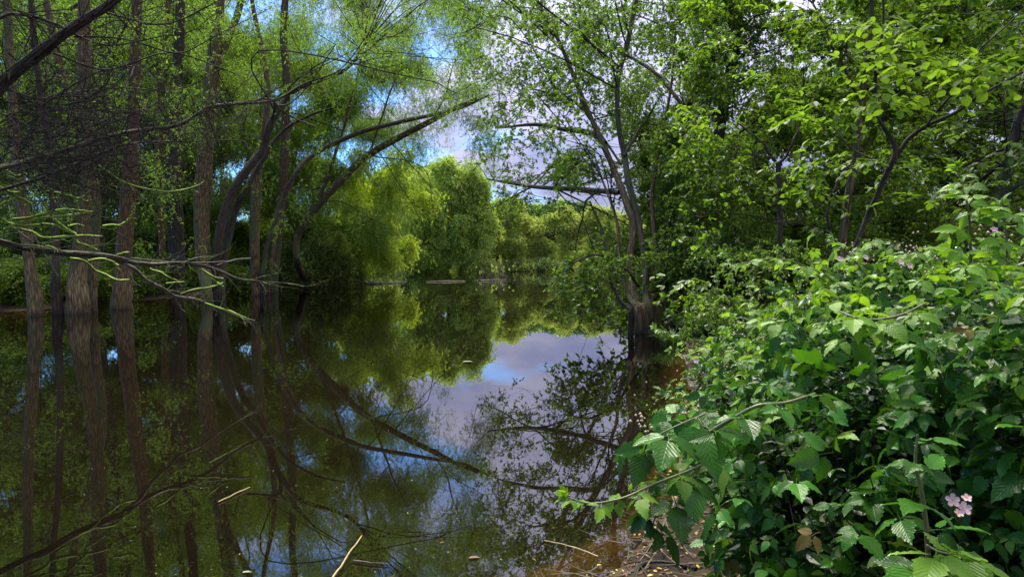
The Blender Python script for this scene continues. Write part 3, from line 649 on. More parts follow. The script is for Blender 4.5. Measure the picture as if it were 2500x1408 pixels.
# alder: low round-leaved spray over the water and hanging sprigs
for px, py, rx, ry, cv, d in ((1430, 660, 60, 30, 1.5, 13), (1500, 640, 50, 35, 1.3, 13.5), (1380, 700, 50, 28, 1.3, 12.6), (1450, 710, 60, 30, 1.6, 12.6),
                             (1480, 760, 55, 28, 1.2, 12.6), (1420, 750, 45, 24, .9, 12.5), (1350, 730, 30, 20, .8, 12.4), (1470, 600, 40, 24, .7, 14), (1330, 760, 24, 18, .5, 12.4)):
    T_R1.blob(P(px, py, d), np.array([rx, rx, ry]) * d / F, cv)
for px, py, r, cv, d in ((1390, 395, 55, 1.7, 20), (1440, 410, 45, 1.5, 20), (1360, 430, 40, 1.2, 20.5), (1420, 370, 40, 1.2, 20), (1200, 380, 28, .5, 21), (1250, 350, 30, .6, 21), (1280, 400, 22, .35, 21),
                         (1230, 470, 30, .8, 21), (1290, 485, 32, .9, 20.5), (1350, 495, 26, .7, 20), (1330, 515, 20, .8, 20), (1300, 520, 16, .7, 20)):
    T_R1.blob(P(px, py, d), np.array([r, r, r * .6]) * d / F, cv)
# ivy up the twin trunks and vertical shoots round the stump
for k in range(90):
    s = T_R2.sk[rng.integers(0, 2)]; q = s[rng.integers(12, len(s))]
    T_R2.blob(q[:3] + rng.normal(size=3) * .12, np.array([.35, .35, .4]), .5, limb=False)
for k in range(70):
    px = rng.uniform(1590, 1860); py0 = rng.uniform(720, 800); top = rng.uniform(480, 700)
    d = rng.uniform(13.8, 15.5); a = P(px, py0, d); b = P(px + rng.normal() * 30 + 10, top, d + .4)
    tube(T_R2.twigs, smoothpath([[*a, .012], [*((a + b) / 2 + rng.normal(size=3) * .08), .009], [*b, .004]], 4), 4, wob=.02)
    for s in (.45, .75, 1):
        T_R2.blob(a * (1 - s) + b * s, np.array([.28, .28, .35]), .35, limb=False)

# hazel: the broad leaves that show largest are objects of their own
def leafmesh(name, shape, ln, wd, mat, bend=.12):
    m = MB(); rows = [(0, .02), (.18, .62), (.42, 1), (.68, .88), (.88, .45), (1, .03)]
    v, f, uv = [], [], []
    for a, (t_, w_) in enumerate(rows):
        for sx in (-1, 0, 1):
            v.append((t_ * ln, sx * w_ * wd * .5, (abs(sx) * .12 * wd) - bend * ln * t_ * t_)); uv.append((.5 + .5 * sx * w_, t_))
    for a in range(5):
        for b in range(2): i0 = a * 3 + b; f.append([i0, i0 + 3, i0 + 4, i0 + 1])
    m.add(v, f, uv); return m.mesh(name, mat, True)
hz = [leafmesh('hazel_leaf', None, .085, .07, M['hazel'], .1 + .1 * k) for k in range(3)]
def place(me, name, parent, p, d, n, scale=1.0):
    o = bpy.data.objects.new(name, me); COL.objects.link(o); o.parent = parent
    d = Vector(d).normalized(); n = Vector(n); s = n.cross(d); s.normalize(); n = d.cross(s)
    Mx = Matrix((d, s, n)).transposed().to_4x4() @ Matrix.Scale(scale, 4)
    Mx.translation = Vector(p) - parent.location
    o.matrix_local = Mx; return o
hl = 0
for px, py, rx, ry, n in ((2150, 130, 70, 30, 50), (2250, 180, 80, 30, 60), (2350, 160, 80, 30, 50), (2420, 215, 80, 24, 50), (2180, 245, 60, 22, 35), (2080, 395, 70, 18, 0), (2120, 70, 60, 30, 35), (2460, 150, 50, 20, 20)):
    for k in range(n):
        d = rng.uniform(4.8, 6.2); c = P(px + rng.normal() * rx * .8, py + rng.normal() * ry * .8, d)
        place(hz[hl % 3], 'leaf', T_R4.root, c, (rng.normal(), rng.normal(), -.35), (rng.normal() * .35, rng.normal() * .35 - .1, 1), rng.uniform(.65, 1.15)); hl += 1
    d = 5.6; T_R4.blob(P(px, py, d + .3), np.array([rx, rx, ry]) * 1.1 * d / F, .8)
for px, py, rx, ry, cv in ((2050, 390, 90, 20, 1.2), (1960, 380, 60, 16, 1.0), (2180, 420, 90, 22, 1.0), (2300, 380, 90, 26, .9), (2400, 330, 80, 26, .9), (2300, 60, 120, 50, 1.0), (2440, 60, 90, 50, 1.2), (2040, 260, 80, 34, .8), (2280, 480, 90, 26, .8), (2420, 440, 80, 26, .8), (1980, 440, 70, 20, .7)):
    d = rng.uniform(5.8, 7); T_R4.blob(P(px, py, d), np.array([rx, rx, ry]) * d / F, cv)

# ------------------------------------------------------------------ far and middle-distance trees
def fartree(name, label, leaf, base, d, trunks, lobes, cover=2.2, ll=.34, lw=.5, cat='tree', group='trees round the far shore', droop=.4, sub=.34, bark='bark_red'):
    st = [('trunk', [(px, 658 if py is None else py, d, wd) if isinstance(py, (int, float)) or py is None else None for px, py, wd in tr]) for tr in trunks]
    t = Tree(name, label, cat, group, bark, leaf, st, kind='far' if ll > .43 else 'farfine', auto=False, zone='F', scale=1.35 if d > 60 else .95)
    for (px, py, rx, ry) in lobes:
        C = P(px, py, d); A = np.array([rx, (rx + ry) * .5, ry]) * d / F
        n = max(5, int(9 * (rx * ry) / (60 * 45.) + 5))
        for k in range(n):
            u = rdir(1)[0]; 
            if u[1] > .5: u[1] *= -1
            rr = rng.uniform(.3, 1.5) ; c = C + u * A * rr * .8
            r = sub * math.sqrt(rx * ry) * d / F * rng.uniform(.5, 1.35)
            if c[2] < .3: c[2] = .3
            t.blob(c, np.array([r * 1.15, r, r * .7]), cover * 2.3 * (rx * ry) / n / ((r * F / d) ** 2 * .8), lp=.3)
    return t
fartree('willow_tree', 'large yellow-green willow with visible trunks in the middle of the far shore', 'lime', 0, 74, [[(1097, 657, 14), (1095, 590, 12), (1090, 500, 9), (1080, 440, 5)], [(1124, 658, 10), (1128, 600, 8), (1140, 520, 6)]],
        [(1080, 450, 70, 45), (1130, 440, 60, 42), (1050, 500, 60, 40), (1120, 520, 65, 45), (1160, 490, 45, 45), (1100, 580, 45, 35), (1150, 570, 50, 38), (1060, 560, 30, 26), (1000, 470, 40, 40), (1150, 620, 30, 26), (1075, 620, 22, 24), (1180, 540, 36, 40), (1090, 405, 40, 18), (1010, 545, 40, 50), (985, 440, 30, 34), (1112, 628, 26, 24), (1095, 600, 30, 30), (1170, 470, 30, 40), (1030, 610, 26, 30)], ll=.42, droop=.8)
fartree('poplar_tree', 'bright lime treetop peeping up behind the far willow', 'lime', 0, 88, [[(1040, 640, 10), (1040, 500, 8), (1045, 430, 4)]], [(1030, 450, 45, 45), (1075, 430, 40, 36), (1005, 490, 30, 45)], ll=.42)
fartree('yew_tree', 'dark green tree filling the gap left of the far willow trunks', 'fardark', 0, 76, [[(1012, 657, 10), (1012, 600, 8), (1015, 540, 4)]], [(1005, 570, 30, 35), (1035, 560, 30, 38), (1005, 620, 32, 26), (1045, 610, 26, 32)], cat='tree')
fartree('sallow_tree', 'rounded pale green tree right of the far willow', 'mid', 0, 78, [[(1215, 655, 9), (1215, 600, 7), (1220, 540, 4)]], [(1200, 540, 45, 40), (1240, 520, 42, 38), (1190, 590, 45, 36), (1240, 590, 45, 34), (1180, 620, 35, 24)])
fartree('oak_tree', 'dark domed tree with a sunlit top on the far right shore', 'fardark', 0, 92, [[(1345, 640, 10), (1345, 580, 8), (1350, 530, 4)]], [(1310, 540, 45, 34), (1350, 520, 50, 32), (1395, 525, 42, 32), (1330, 570, 50, 30)], ll=.45)
fartree('oak_tree', 'yellow-topped tree behind the far shore scrub under the lower alder limb', 'lime', 0, 100, [[(1380, 640, 8), (1380, 560, 6), (1385, 520, 3)]], [(1380, 508, 46, 20), (1330, 512, 34, 18), (1430, 530, 36, 24), (1260, 505, 30, 24)], ll=.42)
fartree('hawthorn_tree', 'bushy mid green tree under the dark dome on the far shore', 'mid', 0, 80, [[(1300, 655, 8), (1300, 610, 6), (1300, 580, 3)]], [(1240, 512, 40, 26), (1290, 560, 45, 36), (1330, 600, 45, 26), (1390, 555, 42, 40), (1440, 540, 40, 36), (1360, 530, 34, 24), (1310, 620, 45, 22), (1470, 590, 36, 40), (1400, 620, 45, 26), (1480, 545, 40, 36), (1530, 580, 45, 45), (1500, 620, 50, 30)])
fartree('shrub', 'pale grey-green shrub at the water edge of the far right shore', 'greyleaf', 0, 76, [[(1290, 657, 4), (1290, 640, 3), (1292, 620, 2)]], [(1270, 642, 30, 14), (1310, 640, 32, 15), (1350, 644, 26, 12), (1240, 650, 16, 8)], cat='shrub', group='shrubs on the far shore', ll=.3)
fartree('shrub', 'low bright green bank plants beneath the dark tree on the far shore', 'hazel', 0, 72, [[(1030, 657, 4), (1030, 645, 3), (1030, 630, 2)]], [(1010, 648, 30, 10), (1050, 646, 30, 11), (1080, 650, 16, 8)], cat='shrub', group='shrubs on the far shore', ll=.3)
fartree('shrub', 'pale feathery shrub just right of the far willow trunks', 'mid', 0, 72, [[(1180, 657, 4), (1178, 630, 3), (1176, 600, 2)]], [(1170, 630, 24, 26), (1190, 645, 20, 14)], cat='shrub', group='shrubs on the far shore', ll=.28)
fartree('willow_tree', 'tall bright willow bending over the water left of the far shore gap', 'lime', 0, 52, [[(905, 668, 14), (900, 600, 12), (890, 500, 9), (880, 420, 5)], [(800, 588, 6), (850, 580, 6), (905, 605, 6)]],
        [(900, 450, 60, 50), (940, 500, 50, 40), (860, 520, 55, 45), (920, 560, 55, 42), (890, 610, 55, 34), (950, 610, 34, 34), (850, 580, 45, 40), (960, 450, 30, 34)], ll=.28, lw=.32, droop=.9, cover=2.3)
fartree('willow_shrub', 'pale grey-green willow bush at the water line right of the arching trunks', 'willow_pale', 0, 37, [[(775, 697, 10), (770, 650, 8), (775, 580, 5)]],
        [(700, 600, 40, 34), (760, 620, 50, 40), (800, 600, 45, 40), (740, 665, 45, 28), (800, 660, 45, 30), (840, 640, 36, 34), (710, 640, 32, 34)], ll=.17, lw=.3, droop=.7, cat='shrub', cover=2.2)
fartree('willow_shrub', 'small bright bush at the far waterline left of the dark tree', 'greyleaf', 0, 66, [[(900, 668, 5), (900, 650, 4), (905, 630, 3)]], [(880, 655, 34, 14), (930, 656, 36, 13), (845, 660, 22, 12), (970, 655, 22, 14)], cat='shrub', ll=.3)

# woods behind, which read as one mass
def mass(name, label, leaf, spots, kind, cover, scale=1.0):
    sc = Scatter()
    for (px, py, d, rx, ry) in spots:
        r = np.array([rx, (rx + ry) / 2, ry]) * d / F; c = P(px, py, d)
        if c[2] - r[2] * .6 < .1: c[2] = .1 + r[2] * .6
        sc.blob(kind, c, r, cover, scale)
    return tag(sc.build(name, kind, leaf), label, 'woodland', kind='stuff')
sp = []
for px in range(-80, 520, 70):
    for py in range(220, 700, 60): sp.append((px + rng.normal() * 20, py + rng.normal() * 20, rng.uniform(34, 44), rng.uniform(45, 75), rng.uniform(35, 55)))
sp0 = sp
for px in range(-80, 330, 80):
    for py in range(60, 240, 70): sp0.append((px + rng.normal() * 24, py + rng.normal() * 24, rng.uniform(31, 40), rng.uniform(45, 75), rng.uniform(35, 55)))
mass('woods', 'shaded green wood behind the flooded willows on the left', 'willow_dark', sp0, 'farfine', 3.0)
sp = []
for px in range(-80, 560, 110):
    for py in range(-160, 260, 90): sp.append((px + rng.normal() * 30, py + rng.normal() * 30, rng.uniform(38, 46), rng.uniform(40, 80), rng.uniform(35, 60)))
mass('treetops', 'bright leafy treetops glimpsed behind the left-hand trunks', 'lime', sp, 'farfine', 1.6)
sp = []
for px in range(1600, 2640, 70):
    for py in range(180 if px > 1850 else 330, 760, 60): sp.append((px + rng.normal() * 20, py + rng.normal() * 20, rng.uniform(17, 24), rng.uniform(45, 75), rng.uniform(35, 55)))
for px in range(2150, 2640, 80):
    for py in range(-200, 200, 70): sp.append((px + rng.normal() * 20, py + rng.normal() * 20, rng.uniform(17, 24), rng.uniform(40, 70), rng.uniform(30, 50)))
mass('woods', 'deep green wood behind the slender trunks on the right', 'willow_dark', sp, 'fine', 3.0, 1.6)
sp = []
for px in range(1000, 1620, 60):
    for py in (600, 640): sp.append((px, py, 96, 60, 34))
mass('woods', 'distant tree belt closing the gaps along the far shore', 'mid', sp, 'far', 3.5, 1.3)
sp = []
for px in range(400, 1000, 52):
    for py in range(120, 660, 55):
        if px > 800 and py < 380: continue
        sp.append((px + rng.normal() * 22, py + rng.normal() * 22, rng.uniform(37, 46), rng.uniform(40, 66), rng.uniform(32, 52)))
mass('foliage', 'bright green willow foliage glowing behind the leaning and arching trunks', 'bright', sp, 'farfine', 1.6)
# scrub on the left bank at the waterline and thicket under the right wood
sp = [(px + rng.normal() * 10, 690 + rng.normal() * 14, rng.uniform(28, 33), rng.uniform(35, 55), rng.uniform(24, 40)) for px in range(-60, 620, 45)]
mass('undergrowth', 'dark low scrub along the left bank behind the standing trunks', 'willow_dark', sp, 'farfine', 4.0, .8)
sp = []
for px in range(-120, 900, 38):
    for py in (560, 610, 655, 690): sp.append((px + rng.normal() * 12, py + rng.normal() * 10, rng.uniform(38, 48) if px > 560 or py < 640 else rng.uniform(31, 36), rng.uniform(35, 55), rng.uniform(28, 40)))
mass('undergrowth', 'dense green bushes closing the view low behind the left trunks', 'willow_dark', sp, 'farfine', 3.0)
sp = []
for k in range(260):
    px, py = rng.uniform(-150, 420), rng.uniform(640, 735); d = rng.uniform(18, 30); c = P(px, py, d)
    if shore_sd(np.array(c[0]), np.array(c[1])) > .3 and c[2] < 1.8: sp.append((px, py, d, 38, 30))
mass('undergrowth', 'near-black tangle of low growth at the water line behind the leftmost trunks', 'willow_dark', sp, 'fine', 1.8, 1.4)
sp = []
for px in range(820, 1640, 24):
    for py, dd in ((640, 84), (616, 87), (585, 90), (555, 93)): sp.append((px + rng.normal() * 8, py + rng.normal() * 9, dd + rng.uniform(0, 4), rng.uniform(24, 45), rng.uniform(14, 28)))
for px in range(940, 1500, 34): sp.append((px + rng.normal() * 10, 648 + rng.normal() * 4, rng.uniform(75, 79), rng.uniform(14, 34), rng.uniform(6, 15)))
mass('undergrowth', 'green bank growth running along the whole far shore', 'mid', sp, 'farfine', 2.4, 1.5)
sp = [(px + rng.normal() * 20, rng.uniform(600, 760), rng.uniform(7, 12), rng.uniform(40, 70), rng.uniform(30, 50)) for px in range(1720, 2560, 22)]
sp += [(rng.uniform(1690, 1840), rng.uniform(740, 830), rng.uniform(8.5, 12), 34, 28) for k in range(14)]
mass('undergrowth', 'twiggy small-leaved thicket between the brambles and the right wood', 'alder', sp, 'tiny', .55, 1.4)

# ------------------------------------------------------------------ near left: mossy tree with bare twigs
def grow(mb, p, d, ln, r, lev, bend=.5, up=0.0, n_child=4, mb2=None, p2=0.0):
    n = max(3, int(ln / .12) if ln < 1 else 8); pts = [[*p, r]]; q = np.array(p, float); v = nrm(np.array(d, float))
    for i in range(n):
        v = nrm(v + rng.normal(size=3) * bend * .35 + np.array([0, 0, up * .1])); q = q + v * ln / n; pts.append([*q, r * (1 - .75 * (i + 1) / n)])
    path = np.array(pts)
    tgt = mb2 if (mb2 is not None and rng.random() < p2) else mb
    tube(tgt, path, 4 if r > .004 else 3)
    if lev > 0:
        for k in range(n_child):
            i = rng.integers(1, len(path)); 
            grow(mb, path[i, :3], nrm(v * .8 + rdir(1)[0] * .9), ln * rng.uniform(.35, .65), max(path[i, 3] * .6, .0018), lev - 1, bend, up, n_child, mb2, p2)
def px_tube(parent, name, mat, pts, sides=8, rough=.12, wobv=.01):
    q = np.array([[*P(a, b, d), wd * d / F / 2] for a, b, d, wd in pts]); m = MB(); sk = tube(m, smoothpath(q, 7), sides, rough, wobv)
    m.build(name, M[mat], parent, smooth=True); return sk
near = thing('mossy_tree', (-4.6, 5.2, 0.1), 'dark mossy tree leaning in at the upper left corner with bare tangled twigs', 'tree')
s0 = []
s0.append(px_tube(near, 'trunk', 'bark_dark', [(-240, 1060, 5.6, 60), (-230, 800, 5.6, 52), (-190, 560, 5.7, 46), (-120, 340, 5.8, 36), (-50, 250, 5.9, 30), (0, 206, 6, 28), (65, 155, 6, 27), (130, 106, 6, 25), (200, 55, 6, 21), (290, -8, 6.1, 18), (350, -70, 6.2, 14)], 12))
s0.append(px_tube(near, 'limb', 'bark_dark', [(-170, 470, 5.7, 22), (-40, 420, 6.3, 16), (100, 385, 7, 13), (250, 338, 7.5, 13), (324, 320, 7.8, 10), (432, 306, 8, 9), (497, 270, 8.2, 8), (540, 257, 8.3, 7), (666, 246, 8.6, 6), (740, 205, 8.8, 4), (830, 170, 9, 3), (905, 75, 9.2, 2)]))
s0.append(px_tube(near, 'limb', 'bark_dark', [(-170, 300, 5.6, 14), (-20, 60, 5.8, 10), (60, 38, 6, 6), (140, 60, 6.1, 5), (260, 110, 6.3, 4), (420, 84, 6.6, 2)]))
s0.append(px_tube(near, 'limb', 'bark_dark', [(-190, 560, 5.7, 18), (-40, 480, 6.2, 11), (110, 430, 6.6, 8), (240, 375, 7, 6), (330, 350, 7.2, 4), (480, 345, 7.6, 3), (640, 340, 8, 2)]))
s0.append(px_tube(near, 'limb', 'lichen', [(240, 404, 7, 4), (310, 447, 7, 4), (380, 465, 7.2, 4), (430, 467, 7.3, 5), (480, 455, 7.4, 4), (500, 440, 7.5, 2)]))
s0.append(px_tube(near, 'limb', 'deadtwig', [(170, 402, 6.2, 5), (158, 450, 6.2, 5), (144, 490, 6.2, 6), (124, 527, 6.2, 4)]))
for i, tp in enumerate([[(180, 90), (300, 95), (440, 130), (540, 80), (660, 20)], [(130, 130), (260, 170), (420, 130), (600, 190)], [(250, 30), (400, 60), (520, 10)], [(100, 260), (230, 180), (335, 160)], [(60, 350), (115, 200), (120, 110), (150, 30)], [(0, 300), (130, 235), (300, 215), (430, 220), (560, 160)], [(20, 130), (90, 180), (190, 190)], [(290, 235), (310, 200), (330, 160)], [(670, 250), (700, 280), (770, 310)]]):
    px_tube(near, 'limb', 'bark_dark', [(a, b, 6.3 + .25 * k + .2 * i, 5.5 - 1.0 * k) for k, (a, b) in enumerate(tp)], 5)
tw = MB(); tl_ = MB()
for sk in s0[:4]:
    for k in range(26):
        q = sk[rng.integers(len(sk) // 4, len(sk))]; 
        grow(tw, q[:3], nrm(np.array([rng.uniform(-.2, 1), rng.normal() * .5, rng.normal() * .6])), rng.uniform(.5, 1.3), .006, 2, .6, n_child=4)
for k in range(170):     # dense tangle
    px, py = rng.uniform(-60, 240) + (rng.random() < .3) * rng.uniform(0, 130), rng.uniform(225, 440)
    grow(tw, P(px, py, rng.uniform(5.6, 7.8)), nrm(np.array([1, rng.normal() * .4, rng.normal() * .5 + .12])), rng.uniform(.45, 1.1), .006, 2, .75, n_child=4)
tw.build('twigs', M['twig'], near, kind='stuff')
lv = MB()
for px, py, d in ((275, 250, 6.8), (305, 330, 7), (40, 290, 6.4), (430, 165, 7.4), (690, 40, 9), (85, 470, 6.6), (30, 440, 6.6), (230, 240, 6.6)):
    clump(lv, None, P(px, py, d), np.array([.1, .1, .1]), 6, .06, .45, per=3)
lv.build('leaf_sprigs', M['hazel'], near, kind='stuff')
# unseen leafy top added above the frame to throw shade on the left
sc_ = Scatter()
for k in range(26):
    c = np.array([rng.uniform(-10, -3.0), rng.uniform(-3, 9), rng.uniform(5.2, 8)])
    if c[2] < EYE + .47 * c[1] + 1.0 and c[1] > 0: c[2] = EYE + .47 * c[1] + 1.0 + rng.uniform(0, 1)
    n = 14; sc_.p.append(c + rng.normal(size=(n, 3)) * np.array([.8, .8, .3])); sc_.s.append(rng.uniform(.8, 1.3, n)); sc_.r.append(rng.uniform(-.3, .3, (n, 3)) + np.array([0, 0, 1]) * rng.uniform(0, 6, (n, 1)))
for k in range(24):    # unseen boughs added over the viewer to shade the near brambles
    c = np.array([rng.uniform(-3.2, 1.0), rng.uniform(-3.5, 1.2), rng.uniform(4.4, 6.4)])
    n = 12; sc_.p.append(c + rng.normal(size=(n, 3)) * np.array([.5, .5, .2])); sc_.s.append(rng.uniform(.8, 1.3, n)); sc_.r.append(rng.uniform(-.3, .3, (n, 3)) + np.array([0, 0, 1]) * rng.uniform(0, 6, (n, 1)))
sc_.build('crown', 'willow', 'willow_dark', near)

# fallen lichen-covered branch
dead = thing('dead_branch', tuple(P(-120, 560, 7)), 'long dead branch reaching right above the water, crusted with lime-green lichen', 'branch')
b0 = px_tube(dead, 'limb', 'bark_dark', [(-140, 560, 6.6, 20), (0, 590, 7, 18), (45, 602, 7.1, 16), (85, 607, 7.2, 18), (150, 618, 7.5, 17), (220, 622, 7.8, 17), (275, 630, 8, 15), (330, 642, 8.3, 12), (380, 645, 8.6, 10), (450, 642, 9, 9), (520, 655, 9.4, 8), (580, 680, 9.8, 7), (640, 688, 10.2, 5), (700, 692, 10.5, 4), (732, 696, 10.7, 3)], 9)
b1 = px_tube(dead, 'limb', 'deadtwig', [(286, 634, 8.1, 9), (325, 655, 8.2, 9), (360, 685, 8.4, 9), (400, 706, 8.6, 8), (435, 724, 8.8, 7), (480, 731, 9, 6), (520, 748, 9.2, 5), (570, 768, 9.4, 5), (622, 783, 9.6, 3)], 8)
for tp in ([(320, 630), (420, 640), (520, 640), (612, 632)], [(445, 645), (470, 632), (505, 626)], [(530, 648), (570, 635), (612, 630)], [(70, 540), (95, 600), (140, 670), (140, 672)], [(40, 560), (75, 590), (84, 606)], [(430, 728), (440, 750), (452, 762)], [(465, 730), (480, 745), (482, 755)], [(300, 645), (330, 690), (345, 700)], [(375, 650), (410, 675), (445, 698)], [(520, 750), (530, 765), (525, 770)]):
    px_tube(dead, 'twig', 'deadtwig', [(a, b, 7.6 + (a / 620) * 1.8, 4.5 - .9 * k) for k, (a, b) in enumerate(tp)], 5)
lich = MB()
LT = [[(88, 471), (100, 490), (130, 530), (160, 555), (180, 570), (185, 590), (215, 600), (238, 610)], [(90, 475), (120, 468), (165, 477), (195, 485), (220, 465)], [(195, 485), (212, 492), (222, 480)],
      [(10, 560), (60, 540), (110, 530), (160, 528), (200, 522), (228, 516)], [(30, 535), (80, 530), (130, 515), (170, 512), (228, 517)], [(30, 555), (75, 565), (110, 580), (160, 578), (205, 575), (250, 577)],
      [(170, 630), (210, 638), (230, 660), (262, 672), (290, 684), (316, 683)], [(215, 636), (250, 632), (280, 640)], [(100, 545), (130, 550), (150, 558), (180, 570)], [(250, 552), (280, 550), (300, 553)], [(290, 553), (310, 540), (314, 532)],
      [(285, 622), (300, 618), (316, 616)], [(280, 640), (286, 650), (292, 660)], [(110, 600), (130, 605), (140, 615)], [(10, 410), (40, 430), (60, 425), (80, 440)], [(0, 500), (40, 480), (60, 450), (90, 425)], [(30, 470), (60, 490), (95, 500)],
      [(0, 455), (30, 470), (70, 465)], [(405, 692), (430, 690), (450, 688)], [(365, 655), (400, 670), (440, 690)], [(440, 718), (480, 706), (520, 700), (545, 690)], [(545, 700), (530, 690), (515, 678)], [(500, 740), (560, 760), (600, 775)], [(490, 655), (520, 675), (545, 680)], [(5, 530), (20, 545), (60, 550), (100, 548)], [(165, 553), (190, 548), (205, 552)]]
for tp in LT:
    q = np.array([[*P(a, b, 7.0 + (a / 620) * 1.6), (6.0 if k < len(tp) - 1 else 3.5) * 7.4 / F / 2] for k, (a, b) in enumerate(tp)])
    m = MB(); tube(m, smoothpath(q, 5), 6, .35, .012); m.build('lichened_twig', M['lichen'], dead, smooth=True)
tl_ = MB(); tb = MB()
for k in range(60):
    px, py = rng.uniform(-30, 250), rng.uniform(400, 620)
    grow(tl_, P(px, py, rng.uniform(6.8, 8)), nrm(np.array([1, rng.normal() * .3, rng.normal() * .45])), rng.uniform(.2, .5), .005, 1, .8, n_child=3, mb2=tb, p2=.45)
for sk in (b0, b1):
    for k in range(24):
        q = sk[rng.integers(len(sk) // 5, len(sk))]
        grow(tb, q[:3], nrm(np.array([.8, rng.normal() * .4, rng.normal() * .6])), rng.uniform(.2, .6), .0045, 1, .6, n_child=3, mb2=tl_, p2=.35)
tl_.build('lichened_twigs', M['lichen'], dead, kind='stuff'); tb.build('bare_twigs', M['deadtwig'], dead, kind='stuff')

# ------------------------------------------------------------------ logs and debris on the pond
def waterlog(label, pts, twigs, name='drift_log'):
    t = thing(name, tuple(W(*pts[0][:2])), label, 'log', 'logs lying in the far water')
    q = np.array([[*(W(a, b) + np.array([0, 0, .02])), wd * W(a, b)[1] / F / 2] for a, b, wd in pts]); m = MB(); tube(m, smoothpath(q, 5), 8, .2, .03); m.build('log', M['log'], t, smooth=True)
    m = MB(); c = q[len(q) // 2, :3]
    for k in range(twigs):
        p = q[rng.integers(0, len(q)), :3] + np.array([rng.normal() * .4, 0, 0]); grow(m, p, nrm(np.array([rng.normal(), rng.normal() * .3, rng.uniform(.05, .5)])), rng.uniform(.5, 1.4), .02, 1, .6)
    m.build('twigs', M['deadtwig'], t, kind='stuff'); return t
waterlog('long grey log with a heap of twigs lying in the water left of centre', [(745, 699, 5), (800, 695, 9), (860, 694, 8), (930, 693, 6), (992, 690, 3)], 16)
waterlog('short bare pale log floating in the middle of the far water', [(1040, 689, 3), (1080, 688, 4), (1136, 687, 3)], 0)
waterlog('small raft of crossed sticks floating right of the pale log', [(1172, 686, 4), (1200, 685, 4), (1236, 684, 3)], 10, 'stick_raft')
ds = thing('dead_shrub', tuple(W(1180, 680)), 'small dead brown shrub poking out of the far water', 'shrub')
m = MB()
for px in (1178, 1182, 1200, 1220, 1224):
    for k in range(4): grow(m, W(px, 679), nrm(np.array([rng.normal() * .4, rng.normal() * .2, 1])), rng.uniform(.6, 1.3), .025, 1, .4, n_child=4)
m.build('stems', M['deadtwig'], ds); m = MB()
for k in range(8): clump(m, None, W(1205 + rng.normal() * 16, 679) + np.array([0, 0, .75]), np.array([.4, .4, .35]), 30, .12, .4)
m.build('leaves', M['lime'], ds, kind='stuff')

# ------------------------------------------------------------------ sedge tussocks on the right bank
def tussock(label, px, py, n, h, leaf='grass'):
    c = W(px, py); t = thing('sedge_tussock', tuple(c), label, 'grass', 'grassy tussocks by the alder'); m = MB()
    for k in range(n):
        a = rng.uniform(0, 6.28); r = rng.uniform(0, .22); b = c + np.array([math.cos(a) * r, math.sin(a) * r, 0]); out = np.array([math.cos(a), math.sin(a), 0]) * rng.uniform(.2, .9) * h
        L_ = h * rng.uniform(.6, 1.2); pts = [b + out * s * s + np.array([0, 0, L_ * (s - .45 * s * s * (1 + .6 * rng.random()))]) for s in np.linspace(0, 1, 6)]
        wv = np.array([-math.sin(a), math.cos(a), 0]); wds = np.array([.006, .007, .007, .006, .004, .0005])
        v = np.array([p + wv * s * wd for p, wd in zip(pts, wds) for s in (-1, 1)]); m.add(v, [[2 * i, 2 * i + 1, 2 * i + 3, 2 * i + 2] for i in range(5)])
    m.build('blades', M[leaf], t, kind='stuff')
tussock('arching grassy tussock just right of the alder stump', 1690, 822, 260, 1.0)
tussock('grassy tussock overhanging the water right below the alder stump', 1640, 845, 160, .6)
tussock('small sedge clump in the dark inlet between stump and brambles', 1795, 850, 90, .5)

# ------------------------------------------------------------------ brambles
def leaflet(mb, base, d, n, ln, wd, seed=0, rows=12, cols=5):
    """ovate toothed leaflet with a folded midrib and pleats"""
    r_ = np.random.default_rng(seed)
    d = np.array(d, float) / np.linalg.norm(d); s = np.cross(n, d); s /= np.linalg.norm(s); n = np.cross(d, s)
    v, uv = [], []; bend = r_.uniform(.08, .3)
    for a in range(rows):
        t = a / (rows - 1); w_ = (math.sin(math.pi * min(1, t ** .70)) ** .85) * (1 - .25 * t) if 0 < t < 1 else .02
        if 0 < t < 1: w_ = max(w_, .07)
        tooth = 1.0 + (.14 if a % 2 else -.08)
        for b in range(cols):
            x = b / (cols - 1) * 2 - 1; ex = x * w_ * (tooth if abs(x) == 1 else 1)
            z = .16 * abs(x) * w_ - .10 * (x * w_) ** 2 + (.02 * (-1) ** a * (abs(x) > .3)) + .02 * r_.normal() * abs(x)
            p = np.array(base) + d * ln * (t + .05 * abs(x) * (1 - t)) + s * ex * wd * .5 + n * (z * wd - bend * ln * t * t)
            v.append(p); uv.append((.5 + .5 * x * w_, t))
    f = []
    for a in range(rows - 1):
        for b in range(cols - 1): i0 = a * cols + b; f.append([i0, i0 + cols, i0 + cols + 1, i0 + 1])
    mb.add(v, f, uv)
